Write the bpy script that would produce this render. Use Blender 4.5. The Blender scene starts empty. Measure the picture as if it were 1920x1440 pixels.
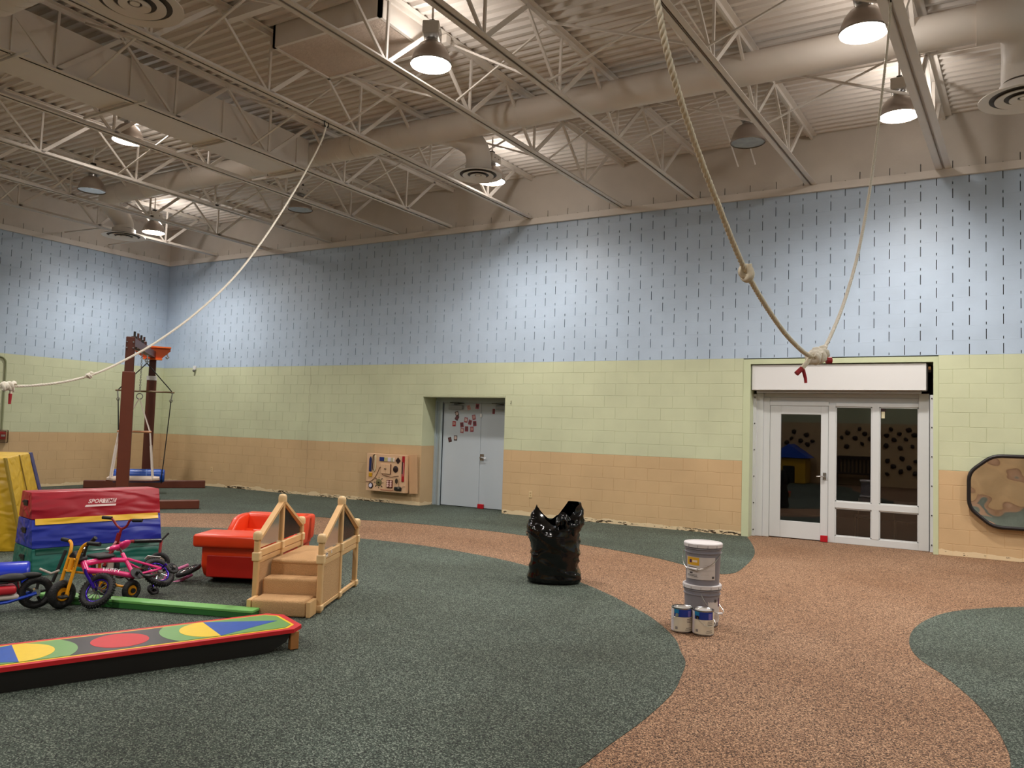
import bpy, bmesh, math, random
from mathutils import Vector, Matrix, Euler

# ---------------------------------------------------------------- camera
SC = bpy.context.scene
COL = SC.collection
CAMZ = 1.5677
YAW, PITCH, ROLL, FPX = 0.522669, 0.0569974, 0.0315627, 1478.775
def _basis():
    f = Vector((-math.sin(YAW)*math.cos(PITCH), math.cos(YAW)*math.cos(PITCH), math.sin(PITCH)))
    r0 = Vector((math.cos(YAW), math.sin(YAW), 0)); u0 = r0.cross(f)
    r = r0*math.cos(ROLL)+u0*math.sin(ROLL); u = -r0*math.sin(ROLL)+u0*math.cos(ROLL)
    return r, u, f
_r, _u, _f = _basis()
cam = bpy.data.cameras.new('camera'); camo = bpy.data.objects.new('camera', cam); COL.objects.link(camo)
camo.matrix_world = Matrix(((_r.x, _u.x, -_f.x, 0), (_r.y, _u.y, -_f.y, 0), (_r.z, _u.z, -_f.z, CAMZ), (0, 0, 0, 1)))
cam.sensor_fit = 'HORIZONTAL'; cam.sensor_width = 36.0; cam.lens = FPX/1920*36.0
cam.clip_start = 0.05; cam.clip_end = 200
SC.camera = camo
# ---------------------------------------------------------------- world and exposure (an indoor hall: no daylight)
w = bpy.data.worlds.new('world'); SC.world = w; w.use_nodes = True
w.node_tree.nodes['Background'].inputs[0].default_value = (0.0, 0.0, 0.0, 1)
w.node_tree.nodes['Background'].inputs[1].default_value = 0.0
SC.view_settings.view_transform = 'Standard'; SC.view_settings.look = 'None'
SC.view_settings.gamma = 1.0; SC.view_settings.use_curve_mapping = False
SC.view_settings.exposure = 0.2
LAMP_W = 520.0                       # power of one high-bay lamp
LAMP_COL = (1.0, 0.94, 0.88)
SC.cycles.use_denoising = True
SC.cycles.max_bounces = 10; SC.cycles.diffuse_bounces = 6; SC.cycles.glossy_bounces = 4
SC.cycles.transparent_max_bounces = 12; SC.cycles.sample_clamp_indirect = 6.0
SC.cycles.caustics_reflective = False; SC.cycles.caustics_refractive = False

# ---------------------------------------------------------------- helpers
random.seed(7)
PI = math.pi
def lin(c):
    return c/12.92 if c <= 0.04045 else ((c+0.055)/1.055)**2.4
def rgb(h):
    h = h.lstrip('#'); return tuple(lin(int(h[i:i+2], 16)/255) for i in (0, 2, 4)) + (1.0,)

MATS = {}
def mat(name, col='#808080', rough=0.6, metal=0.0, noise=0.0, nscale=20.0, bump=0.0, bscale=40.0, coat=0.0, spec=0.5, col2=None):
    if name in MATS: return MATS[name]
    m = bpy.data.materials.new(name); m.use_nodes = True; MATS[name] = m
    nt = m.node_tree; b = nt.nodes['Principled BSDF']
    c = rgb(col)
    b.inputs['Base Color'].default_value = c; b.inputs['Roughness'].default_value = rough
    b.inputs['Metallic'].default_value = metal; b.inputs['Specular IOR Level'].default_value = spec
    if coat: b.inputs['Coat Weight'].default_value = coat; b.inputs['Coat Roughness'].default_value = 0.08
    if noise or bump:
        tc = nt.nodes.new('ShaderNodeTexCoord')
    if noise:
        n = nt.nodes.new('ShaderNodeTexNoise'); n.inputs['Scale'].default_value = nscale; n.inputs['Detail'].default_value = 4
        nt.links.new(tc.outputs['Object'], n.inputs['Vector'])
        mx = nt.nodes.new('ShaderNodeMix'); mx.data_type = 'RGBA'
        c2 = rgb(col2) if col2 else None
        if c2: mx.inputs[6].default_value = c; mx.inputs[7].default_value = c2
        else:
            mx.inputs[6].default_value = tuple(max(0, v*(1-noise)) for v in c[:3])+(1,)
            mx.inputs[7].default_value = tuple(min(1, v*(1+noise)) for v in c[:3])+(1,)
        nt.links.new(n.outputs['Fac'], mx.inputs[0]); nt.links.new(mx.outputs[2], b.inputs['Base Color'])
    if bump:
        n2 = nt.nodes.new('ShaderNodeTexNoise'); n2.inputs['Scale'].default_value = bscale; n2.inputs['Detail'].default_value = 5
        nt.links.new(tc.outputs['Object'], n2.inputs['Vector'])
        bp = nt.nodes.new('ShaderNodeBump'); bp.inputs['Strength'].default_value = bump; bp.inputs['Distance'].default_value = 0.02
        nt.links.new(n2.outputs['Fac'], bp.inputs['Height']); nt.links.new(bp.outputs['Normal'], b.inputs['Normal'])
    return m

def emit_mat(name, col, strength):
    m = bpy.data.materials.new(name); m.use_nodes = True; MATS[name] = m
    b = m.node_tree.nodes['Principled BSDF']
    b.inputs['Base Color'].default_value = (0.9, 0.9, 0.9, 1); b.inputs['Emission Color'].default_value = tuple(col)+(1,)
    b.inputs['Emission Strength'].default_value = strength
    return m

def clear_mat(name, tint=(1, 1, 1), ior=1.45, rough=0.0, extra=0.0):
    """thin clear sheet: transparent with a Fresnel reflection"""
    m = bpy.data.materials.new(name); m.use_nodes = True; MATS[name] = m
    nt = m.node_tree; nt.nodes.clear()
    o = nt.nodes.new('ShaderNodeOutputMaterial'); mx = nt.nodes.new('ShaderNodeMixShader')
    t = nt.nodes.new('ShaderNodeBsdfTransparent'); t.inputs[0].default_value = tuple(tint)+(1,)
    g = nt.nodes.new('ShaderNodeBsdfGlossy'); g.inputs['Roughness'].default_value = rough
    fr = nt.nodes.new('ShaderNodeFresnel'); fr.inputs['IOR'].default_value = ior
    ad = nt.nodes.new('ShaderNodeMath'); ad.operation = 'ADD'; ad.inputs[1].default_value = extra; ad.use_clamp = True
    nt.links.new(fr.outputs[0], ad.inputs[0]); nt.links.new(ad.outputs[0], mx.inputs[0])
    nt.links.new(t.outputs[0], mx.inputs[1]); nt.links.new(g.outputs[0], mx.inputs[2]); nt.links.new(mx.outputs[0], o.inputs[0])
    return m

class MB:
    def __init__(s): s.v = []; s.f = []; s.m = []
    def add(s, vs, fs, mi=0, M=None):
        o = len(s.v)
        for p in vs:
            p = Vector(p)
            s.v.append(tuple(M @ p) if M else tuple(p))
        for f in fs: s.f.append(tuple(i+o for i in f)); s.m.append(mi)
        return s
    def box(s, lo, hi, mi=0, M=None):
        x0, y0, z0 = lo; x1, y1, z1 = hi
        vs = [(x0,y0,z0),(x1,y0,z0),(x1,y1,z0),(x0,y1,z0),(x0,y0,z1),(x1,y0,z1),(x1,y1,z1),(x0,y1,z1)]
        return s.add(vs, [(0,3,2,1),(4,5,6,7),(0,1,5,4),(1,2,6,5),(2,3,7,6),(3,0,4,7)], mi, M)
    def rbox(s, lo, hi, b=0.01, seg=1, mi=0, M=None):
        bm = bmesh.new(); bmesh.ops.create_cube(bm, size=1.0)
        for v in bm.verts:
            for i in range(3): v.co[i] = lo[i] if v.co[i] < 0 else hi[i]
        b = min(b, *(0.49*abs(hi[i]-lo[i]) for i in range(3)))
        bmesh.ops.bevel(bm, geom=bm.edges[:]+bm.verts[:], offset=b, segments=seg, affect='EDGES', profile=0.5)
        bm.verts.index_update()
        s.add([v.co[:] for v in bm.verts], [[v.index for v in f.verts] for f in bm.faces], mi, M); bm.free()
        return s
    def tube(s, pts, r, n=8, mi=0, closed=False, cap=True, M=None):
        pts = [Vector(p) for p in pts]; N = len(pts)
        rr = r if isinstance(r, (list, tuple)) else [r]*N
        tg = []
        for i in range(N):
            a = pts[(i-1) % N] if (closed or i > 0) else pts[i]
            b = pts[(i+1) % N] if (closed or i < N-1) else pts[i]
            t = b-a; tg.append(t.normalized() if t.length > 1e-9 else Vector((0, 0, 1)))
        up = Vector((0, 0, 1)) if abs(tg[0].z) < 0.9 else Vector((1, 0, 0))
        nx = (up - tg[0]*up.dot(tg[0])).normalized()
        vs = []; fs = []
        for i in range(N):
            nx = nx - tg[i]*nx.dot(tg[i])
            nx = nx.normalized() if nx.length > 1e-6 else tg[i].orthogonal().normalized()
            ny = tg[i].cross(nx)
            for k in range(n):
                a = 2*PI*k/n; vs.append(pts[i]+(nx*math.cos(a)+ny*math.sin(a))*rr[i])
        for i in range(N if closed else N-1):
            j = (i+1) % N
            for k in range(n):
                l = (k+1) % n; fs.append((i*n+k, i*n+l, j*n+l, j*n+k))
        if cap and not closed:
            fs.append(tuple(range(n-1, -1, -1))); fs.append(tuple((N-1)*n+k for k in range(n)))
        return s.add(vs, fs, mi, M)
    def cyl(s, p0, p1, r, r1=None, n=16, mi=0, M=None):
        return s.tube([p0, p1], [r, r if r1 is None else r1], n, mi, M=M)
    def lathe(s, prof, n=32, mi=0, M=None, cap0=True, cap1=True, a0=0.0, a1=None):
        full = a1 is None; a1 = 2*PI if full else a1
        vs = []; fs = []; cols = n if full else n+1
        for (r, z) in prof:
            for k in range(cols):
                a = a0+(a1-a0)*k/n; vs.append((r*math.cos(a), r*math.sin(a), z))
        for i in range(len(prof)-1):
            for k in range(n):
                l = (k+1) % cols; fs.append((i*cols+k, i*cols+l, (i+1)*cols+l, (i+1)*cols+k))
        if full and cap0 and prof[0][0] > 1e-6: fs.append(tuple(range(n-1, -1, -1)))
        if full and cap1 and prof[-1][0] > 1e-6: fs.append(tuple((len(prof)-1)*n+k for k in range(n)))
        return s.add(vs, fs, mi, M)
    def prism(s, poly, z0, z1, mi=0, M=None):
        n = len(poly); vs = [(x, y, z0) for x, y in poly]+[(x, y, z1) for x, y in poly]
        fs = [tuple(range(n-1, -1, -1)), tuple(range(n, 2*n))]+[(i, (i+1) % n, n+(i+1) % n, n+i) for i in range(n)]
        return s.add(vs, fs, mi, M)
    def torus(s, c, ax, R, r, n=28, m=10, mi=0, M=None):
        ax = Vector(ax).normalized(); u = ax.orthogonal().normalized(); v = ax.cross(u); c = Vector(c)
        return s.tube([c+(u*math.cos(2*PI*k/n)+v*math.sin(2*PI*k/n))*R for k in range(n)], r, m, mi, closed=True, M=M)
    def ball(s, c, r, n=12, mi=0, M=None, sc=(1, 1, 1)):
        prof = [(r*math.sin(PI*i/n), -r*math.cos(PI*i/n)) for i in range(n+1)]
        T = Matrix.Translation(c) @ Matrix.Diagonal((*sc, 1))
        return s.lathe(prof, 2*n, mi, (M @ T) if M else T, False, False)
    def strip(s, p, q, wid, th, mi=0, up=(0, 0, 1), M=None):
        """rectangular bar from p to q; wid across, th along up"""
        p = Vector(p); q = Vector(q); t = (q-p).normalized(); up = Vector(up)
        sd = t.cross(up); sd = sd.normalized() if sd.length > 1e-6 else t.orthogonal().normalized(); u2 = sd.cross(t)
        vs = []
        for e in (p, q):
            for a, b in ((-1,-1),(1,-1),(1,1),(-1,1)): vs.append(e+sd*(a*wid/2)+u2*(b*th/2))
        return s.add(vs, [(3,2,1,0),(4,5,6,7),(0,1,5,4),(1,2,6,5),(2,3,7,6),(3,0,4,7)], mi, M)

def obj(name, mb, mats, parent=None, smooth=None, M=None, kind=None):
    me = bpy.data.meshes.new(name); me.from_pydata(mb.v, [], mb.f)
    mats = mats if isinstance(mats, (list, tuple)) else [mats]
    for m in mats: me.materials.append(m)
    if len(mats) > 1: me.polygons.foreach_set('material_index', mb.m)
    if smooth is not None:
        me.polygons.foreach_set('use_smooth', [True]*len(me.polygons)); me.set_sharp_from_angle(angle=math.radians(smooth))
    me.update()
    o = bpy.data.objects.new(name, me); COL.objects.link(o)
    if parent: o.parent = parent
    if M is not None: o.matrix_local = M
    if kind: o['kind'] = kind
    return o
def inst(src, parent=None, loc=None, M=None):
    o = src.copy(); COL.objects.link(o); o.parent = parent
    if loc is not None: o.location = loc
    if M is not None: o.matrix_local = M
    return o
def tag(o, label, cat, group=None):
    o['label'] = label; o['category'] = cat
    if group: o['group'] = group
    return o
def thing(name, label, cat, loc=(0, 0, 0), rz=0.0, group=None, rot=None):
    o = bpy.data.objects.new(name, None); COL.objects.link(o)
    o.empty_display_size = 0.1; o.location = loc; o.rotation_euler = rot if rot else (0, 0, rz)
    return tag(o, label, cat, group)
def struct(name, mb, mats, smooth=None, label=None):
    o = obj(name, mb, mats, smooth=smooth, kind='structure')
    if label: o['label'] = label
    return o
def copy_tree(o, parent=None):
    c = o.copy(); COL.objects.link(c); c.parent = parent
    for ch in o.children: copy_tree(ch, c)
    return c
def spline(pts, k=6, closed=False):
    pts = [Vector(p) for p in pts]; n = len(pts); out = []
    for i in range(n if closed else n-1):
        g = lambda j: pts[j % n] if closed else pts[max(0, min(n-1, j))]
        a, b, c, d = g(i-1), g(i), g(i+1), g(i+2)
        for q in range(k):
            t = q/k
            out.append(0.5*((2*b)+(c-a)*t+(2*a-5*b+4*c-d)*t*t+(3*b-a-3*c+d)*t**3))
    if not closed: out.append(pts[-1])
    return out
def text_mesh(txt, size, shear=0.0, bold=0.0):
    cu = bpy.data.curves.new('t', 'FONT'); cu.body = txt; cu.size = size; cu.shear = shear; cu.offset = bold
    cu.align_x = 'CENTER'; cu.align_y = 'CENTER'; cu.resolution_u = 2
    o = bpy.data.objects.new('t', cu); COL.objects.link(o)
    dg = bpy.context.evaluated_depsgraph_get(); me = bpy.data.meshes.new_from_object(o.evaluated_get(dg))
    mb = MB(); mb.add([v.co[:] for v in me.vertices], [tuple(p.vertices) for p in me.polygons])
    bpy.data.objects.remove(o); bpy.data.curves.remove(cu); bpy.data.meshes.remove(me)
    return mb
# ================================================================ materials of the room
D, XL, XR, YF = 12.676, -17.323, 6.2, -3.9      # back wall, left wall, right wall, wall behind the camera
COURSE, BLK = 0.2032, 0.4064
Z_OG, Z_GB, Z_TR = 1.180, 2.805, 5.415

def paint_mat(name, bands, base=True):
    """painted block: colour bands by height [(z_top, colour)], worn strip along the floor"""
    m = bpy.data.materials.new(name); m.use_nodes = True; MATS[name] = m
    nt = m.node_tree; b = nt.nodes['Principled BSDF']; N = nt.nodes.new; L = nt.links.new
    g = N('ShaderNodeNewGeometry'); sp = N('ShaderNodeSeparateXYZ'); L(g.outputs['Position'], sp.inputs[0])
    cur = None
    for zt, col in bands:
        if cur is None:
            rgbn = N('ShaderNodeRGB'); rgbn.outputs[0].default_value = rgb(col); cur = rgbn.outputs[0]; last = zt; continue
        gt = N('ShaderNodeMath'); gt.operation = 'GREATER_THAN'; gt.inputs[1].default_value = last; L(sp.outputs['Z'], gt.inputs[0])
        mx = N('ShaderNodeMix'); mx.data_type = 'RGBA'; L(gt.outputs[0], mx.inputs[0]); L(cur, mx.inputs[6]); mx.inputs[7].default_value = rgb(col)
        cur = mx.outputs[2]; last = zt
    n = N('ShaderNodeTexNoise'); n.inputs['Scale'].default_value = 1.7; n.inputs['Detail'].default_value = 5; L(g.outputs['Position'], n.inputs['Vector'])
    mr = N('ShaderNodeMapRange'); mr.inputs[1].default_value = 0.3; mr.inputs[2].default_value = 0.7; mr.inputs[3].default_value = 0.93; mr.inputs[4].default_value = 1.05
    L(n.outputs['Fac'], mr.inputs[0])
    ml = N('ShaderNodeMix'); ml.data_type = 'RGBA'; ml.blend_type = 'MULTIPLY'; ml.inputs[0].default_value = 1.0
    L(cur, ml.inputs[6]); L(mr.outputs[0], ml.inputs[7]); cur = ml.outputs[2]
    if base:      # torn-off skirting: pale strip with black adhesive specks
        n2 = N('ShaderNodeTexNoise'); n2.inputs['Scale'].default_value = 3.0; n2.inputs['Detail'].default_value = 6; L(g.outputs['Position'], n2.inputs['Vector'])
        a = N('ShaderNodeMath'); a.operation = 'MULTIPLY_ADD'; a.inputs[1].default_value = -0.16; L(n2.outputs['Fac'], a.inputs[0]); L(sp.outputs['Z'], a.inputs[2])
        lt = N('ShaderNodeMath'); lt.operation = 'LESS_THAN'; lt.inputs[1].default_value = -0.012; L(a.outputs[0], lt.inputs[0])
        mx = N('ShaderNodeMix'); mx.data_type = 'RGBA'; L(lt.outputs[0], mx.inputs[0]); L(cur, mx.inputs[6]); mx.inputs[7].default_value = rgb('#e0cba6'); cur = mx.outputs[2]
        mp = N('ShaderNodeMapping'); mp.inputs['Scale'].default_value = (14, 14, 60); L(g.outputs['Position'], mp.inputs[0])
        n3 = N('ShaderNodeTexNoise'); n3.inputs['Scale'].default_value = 1.0; n3.inputs['Detail'].default_value = 3; L(mp.outputs[0], n3.inputs['Vector'])
        n4 = N('ShaderNodeTexNoise'); n4.inputs['Scale'].default_value = 0.9; L(g.outputs['Position'], n4.inputs['Vector'])
        ad = N('ShaderNodeMath'); ad.operation = 'MULTIPLY'; L(n3.outputs['Fac'], ad.inputs[0]); L(n4.outputs['Fac'], ad.inputs[1])
        g2 = N('ShaderNodeMath'); g2.operation = 'GREATER_THAN'; g2.inputs[1].default_value = 0.31; L(ad.outputs[0], g2.inputs[0])
        l2 = N('ShaderNodeMath'); l2.operation = 'LESS_THAN'; l2.inputs[1].default_value = 0.055; L(sp.outputs['Z'], l2.inputs[0])
        an = N('ShaderNodeMath'); an.operation = 'MULTIPLY'; L(g2.outputs[0], an.inputs[0]); L(l2.outputs[0], an.inputs[1])
        mx = N('ShaderNodeMix'); mx.data_type = 'RGBA'; L(an.outputs[0], mx.inputs[0]); L(cur, mx.inputs[6]); mx.inputs[7].default_value = rgb('#4a3c2c'); cur = mx.outputs[2]
    L(cur, b.inputs['Base Color'])
    b.inputs['Roughness'].default_value = 0.42; b.inputs['Specular IOR Level'].default_value = 0.35
    nb = N('ShaderNodeTexNoise'); nb.inputs['Scale'].default_value = 55; nb.inputs['Detail'].default_value = 4; L(g.outputs['Position'], nb.inputs['Vector'])
    bp = N('ShaderNodeBump'); bp.inputs['Strength'].default_value = 0.12; bp.inputs['Distance'].default_value = 0.01
    L(nb.outputs['Fac'], bp.inputs['Height']); L(bp.outputs[0], b.inputs['Normal'])
    return m

ORANGE, GREEN, BLUE, BEIGE = '#c9ab83', '#c5caaa', '#b3c4d7', '#cfc7bd'
M_PAINT = paint_mat('wall_paint', [(Z_OG, ORANGE), (Z_GB, GREEN), (Z_TR, BLUE), (9, BEIGE)])
M_PAINTF = paint_mat('wall_paint_front', [(2.14, ORANGE), (2.95, GREEN), (Z_TR, BLUE), (9, BEIGE)], base=False)
M_GREENP = mat('green_trim_paint', '#c3cba8', 0.4, noise=.05, nscale=3)
M_CAV = mat('slot_cavity', '#17171a', 0.9, noise=.2)
M_STEEL = mat('beige_painted_steel', '#ded6cd', 0.5, noise=.06, nscale=4)
M_DECK = mat('deck_paint', '#ddd5cd', 0.55, noise=.08, nscale=1.2)
M_DUCT = mat('duct_paint', '#e0d8cf', 0.5, noise=.05, nscale=3, bump=.05, bscale=8)

def speckle_mat(name, dark, mid, light, scale, wear):
    m = bpy.data.materials.new(name); m.use_nodes = True; MATS[name] = m
    nt = m.node_tree; b = nt.nodes['Principled BSDF']; N = nt.nodes.new; L = nt.links.new
    g = N('ShaderNodeNewGeometry')
    v = N('ShaderNodeTexVoronoi'); v.inputs['Scale'].default_value = scale; v.inputs['Randomness'].default_value = 1.0; L(g.outputs['Position'], v.inputs['Vector'])
    sp = N('ShaderNodeSeparateColor'); L(v.outputs['Color'], sp.inputs[0])
    r = N('ShaderNodeValToRGB'); L(sp.outputs[0], r.inputs[0])
    e = r.color_ramp.elements; e[0].position = 0.0; e[0].color = rgb(dark); e[1].position = 1.0; e[1].color = rgb(light)
    x = r.color_ramp.elements.new(0.30); x.color = rgb(dark); x = r.color_ramp.elements.new(0.40); x.color = rgb(mid); x = r.color_ramp.elements.new(0.78); x.color = rgb(mid); x = r.color_ramp.elements.new(0.86); x.color = rgb(light)
    n = N('ShaderNodeTexNoise'); n.inputs['Scale'].default_value = 0.7; n.inputs['Detail'].default_value = 5; L(g.outputs['Position'], n.inputs['Vector'])
    mr = N('ShaderNodeMapRange'); mr.inputs[1].default_value = 0.35; mr.inputs[2].default_value = 0.7; L(n.outputs['Fac'], mr.inputs[0])
    mx = N('ShaderNodeMix'); mx.data_type = 'RGBA'; mx.blend_type = 'MULTIPLY'
    L(mr.outputs[0], mx.inputs[0]); L(r.outputs[0], mx.inputs[6]); mx.inputs[7].default_value = rgb(wear)
    L(mx.outputs[2], b.inputs['Base Color']); b.inputs['Roughness'].default_value = 0.8; b.inputs['Specular IOR Level'].default_value = 0.3
    bp = N('ShaderNodeBump'); bp.inputs['Strength'].default_value = 0.35; bp.inputs['Distance'].default_value = 0.003
    L(v.outputs['Distance'], bp.inputs['Height']); L(bp.outputs[0], b.inputs['Normal'])
    return m
M_BROWN = speckle_mat('brown_rubber_granules', '#402d20', '#8f6d54', '#c6a283', 165, '#e6ddd4')
M_GREENF = speckle_mat('green_rubber_granules', '#1e2420', '#48544b', '#828c81', 165, '#c9c6bf')

# ================================================================ floor
fl = MB(); fl.box((XL-0.3, YF-0.3, -0.15), (XR+0.3, D+0.95, 0.0))
floor = struct('floor', fl, M_BROWN, label='speckled rubber gym floor, brown with dark green areas')
G1 = [(-1.56,3.48),(-1.55,3.79),(-1.53,4.15),(-1.53,4.52),(-1.55,4.82),(-1.6,5.09),(-1.67,5.41),(-1.78,5.65),(-1.92,5.96),(-2.12,6.27),(-2.36,6.58),(-2.65,6.87),(-2.95,7.16),(-3.37,7.50),(-3.9,7.85),(-4.47,8.12),(-4.8,8.25),(-5.28,8.38),(-5.91,8.5),(-6.51,8.53),(-7.1,8.49),(-8.03,8.32),(-9.11,8.02),(-10.06,7.45),(-11.3,6.3),(-12.2,4.6),(-12.4,2.6),(-11.9,0.6),(-11.5,-1.5),(-9.5,-3.2),(-6.5,YF),(-3.6,-2.6),(-3.0,-0.6),(-2.5,1.0),(-1.85,2.4)]
G2 = [(-16.0,3.5),(-14.8,5.4),(-13.2,7.1),(-11.52,8.52),(-10.54,9.35),(-9.43,9.88),(-8.51,10.14),(-7.8,10.33),(-6.55,10.41),(-5.76,10.34),(-4.8,10.12),(-4.28,9.99),(-3.7,9.79),(-3.31,9.62),(-2.93,9.37),(-2.62,9.14),(-2.42,9.06),(-2.33,9.14),(-2.29,9.43),(-2.36,10.3),(-2.49,11.09),(-2.73,11.95),(-2.95,12.60)]
G3 = [(XR,11.2),(3.5,10.9),(1.6,10.1),(0.49,9.23),(0.13,8.87),(-0.13,8.48),(-0.28,8.06),(-0.37,7.59),(-0.39,7.16),(-0.36,6.81),(-0.28,6.50),(-0.14,6.20),(-0.02,5.88),(0.07,5.59),(0.13,5.32),(0.17,5.05),(0.19,4.67),(0.12,3.9),(-0.1,2.9),(0.1,1.5),(0.9,0.3),(1.6,-1.2),(1.9,YF)]
def patch(name, pts, tail, label):
    sm = spline([(x, y, 0) for x, y in pts], 5)
    poly = [(p.x, p.y) for p in sm]+tail
    a = sum(poly[i][0]*poly[(i+1) % len(poly)][1]-poly[(i+1) % len(poly)][0]*poly[i][1] for i in range(len(poly)))
    if a < 0: poly.reverse()
    mb = MB(); mb.prism(poly, -0.02, 0.003)
    o = obj(name, mb, M_GREENF, floor); o['label'] = label
patch('green_inlay', G1, [], 'large rounded dark green rubber area')
patch('green_inlay', G2, [(-2.97, D+0.6), (XL, D+0.6), (XL, 3.5)], 'dark green rubber strip along the back wall')
patch('green_inlay', G3, [(XR, YF)], 'dark green rubber lobe')

# ================================================================ block walls
_blk = {}
def block_parts(w, h, slot):
    """faces of one block, local x along the wall, y into the wall, z up; origin bottom centre of its face"""
    mb = MB()
    if not slot:
        c = 0.0042; x0, x1 = -w/2, w/2; j = 0.0
        b = [(x0+j,.03,j),(x1-j,.03,j),(x1-j,.03,h-j),(x0+j,.03,h-j)]
        m_ = [(x0+j,c,j),(x1-j,c,j),(x1-j,c,h-j),(x0+j,c,h-j)]
        f_ = [(x0+c,0,c),(x1-c,0,c),(x1-c,0,h-c),(x0+c,0,h-c)]
        mb.add(b+m_+f_, [(8,9,10,11)]+[(4+i, 4+(i+1) % 4, 8+(i+1) % 4, 8+i) for i in range(4)]+[(i, (i+1) % 4, 4+(i+1) % 4, 4+i) for i in range(4)])
    else:
        s = 0.0105; j = 0.0004; zl0, zl1, zs1 = 0.05*h, 0.76*h, 0.25*h
        L, R = -w/2, w/2
        rects = [(L+s/2, -s/2, j, h-j), (s/2, R-s/2, j, h-j), (-s/2, s/2, zl1, h-j), (-s/2, s/2, j, zl0),
                 (L, L+s/2, zs1, h-j), (L, L+s/2, j, zl0), (R-s/2, R, zs1, h-j), (R-s/2, R, j, zl0)]
        for a, b_, c, d in rects:
            vs = [(a,0,c),(b_,0,c),(b_,0,d),(a,0,d),(a,.03,c),(b_,.03,c),(b_,.03,d),(a,.03,d)]
            mb.add(vs, [(0,1,2,3),(0,4,5,1),(1,5,6,2),(2,6,7,3),(3,7,4,0)])
    return mb
def block_wall(name, M, u0, u1, ztop, openings, phase, paint, slots=True, vis=None, label=None):
    """core with blocks in front of it; nearest 300 blocks in view are objects of their own"""
    core = MB(); T = 0.6
    cuts = sorted(openings); x = u0
    for (a, b, c, d) in cuts:
        core.box((x, .03, 0), (a, T, ztop)); core.box((a, .03, d), (b, T, ztop)); x = b
    core.box((x, .03, 0), (u1, T, ztop))
    up = MB(); zb = Z_GB+14*COURSE
    wall = obj(name, core, M_CAV, M=M, kind='structure')
    if label: wall['label'] = label
    up.box((u0, 0, zb), (u1, .05, ztop)); obj('upper_wall_face', up, paint, wall)
    cells = []
    for k in range(-6, 22):
        z0 = Z_OG+k*COURSE; z1 = z0+COURSE
        if z0 >= zb-1e-4: break
        if z1 <= 0.001: continue
        z0 = max(0, z0); off = phase+(0.5*BLK if (k % 2) else 0.0)
        n0 = math.floor((u0-off)/BLK)-1; n1 = math.ceil((u1-off)/BLK)+1
        for n in range(n0, n1+1):
            segs = [(max(u0, off+(n-.5)*BLK), min(u1, off+(n+.5)*BLK))]
            zz = [(z0, z1)]
            for (a, b, c, d) in openings:
                if z0 < d-0.01 and z1 > c:
                    new = []
                    for s0, s1 in segs:
                        if s1 <= a or s0 >= b: new.append((s0, s1)); continue
                        if z1 > d+0.02 and s0 < b and s1 > a and (z1-d) > 0.03:
                            lo, hi = max(s0, a), min(s1, b)
                            if hi-lo > .004: cells.append((lo, hi, d, z1, False))
                        if s0 < a: new.append((s0, a))
                        if s1 > b: new.append((b, s1))
                    segs = new
            for s0, s1 in segs:
                if s1-s0 > 0.004: cells.append((s0, s1, z0, z1, slots and k >= 8 and abs((s1-s0)-BLK) < 1e-3))
    def dist(c):
        p = M @ Vector(((c[0]+c[1])/2, 0, (c[2]+c[3])/2)); d = p-Vector((0, 0, CAMZ))
        f = d.dot(_f); px = 960+FPX*d.dot(_r)/f if f > 0 else -1e6; py = 720-FPX*d.dot(_u)/f if f > 0 else -1e6
        return d.length if (f > 0 and -30 < px < 1950 and -30 < py < 1470) else 1e3+d.length
    cells.sort(key=dist)
    rest = MB()
    for i, (s0, s1, z0, z1, sl) in enumerate(cells):
        w_, h_ = round(s1-s0, 4), round(z1-z0, 4); key = (w_, h_, sl, paint.name)
        if i < 300 and vis:
            if key not in _blk:
                o = obj('block', block_parts(w_, h_, sl), paint, wall); _blk[key] = o.data
            else:
                o = bpy.data.objects.new('block', _blk[key]); COL.objects.link(o); o.parent = wall
            o.location = ((s0+s1)/2, 0, z0)
        else:
            b = block_parts(w_, h_, sl)
            rest.add(b.v, b.f, 0, Matrix.Translation(((s0+s1)/2, 0, z0)))
    obj('block_field', rest, paint, wall, kind='stuff')
    return wall
ZC = 6.30
RZ = lambda a: Matrix.Rotation(a, 4, 'Z')
OP1 = (-9.335, -7.43, 0, 2.165); OP2 = (-3.06, -0.33, 0, 2.79)
wall_back = block_wall('wall_back', Matrix.Translation((0, D, 0)), XL-0.05, XR, ZC+.05, [OP1, OP2], -7.266, M_PAINT, vis=True,
                       label='long painted block wall in bands of tan, pale green and pale blue')
wall_left = block_wall('wall_left', Matrix.Translation((XL, 0, 0)) @ RZ(PI/2), YF, D, ZC+.25, [], 8.9, M_PAINT, vis=True,
                       label='painted block wall behind the swing frame')
wf = MB(); wf.box((XL-.3, YF-.3, 0), (XR+.3, YF, 6.7)); struct('wall_front', wf, M_PAINTF, label='painted wall with climbing holds')
wr = MB(); wr.box((XR, YF-.3, 0), (XR+.3, D+.3, 6.7)); struct('wall_right', wr, M_PAINT, label='painted block end wall')

# steel angle along the top of the painted walls
t1 = MB(); t1.box((XL, D-.055, 5.362), (XR, D+.0, 5.472))
struct('trim_1', t1, M_STEEL, label='beige steel angle along the back wall')
t2 = MB(); t2.box((XL, YF, 5.362), (XL+.055, D-.06, 5.472)); struct('trim_2', t2, M_STEEL, label='beige steel angle along the left wall')

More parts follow.
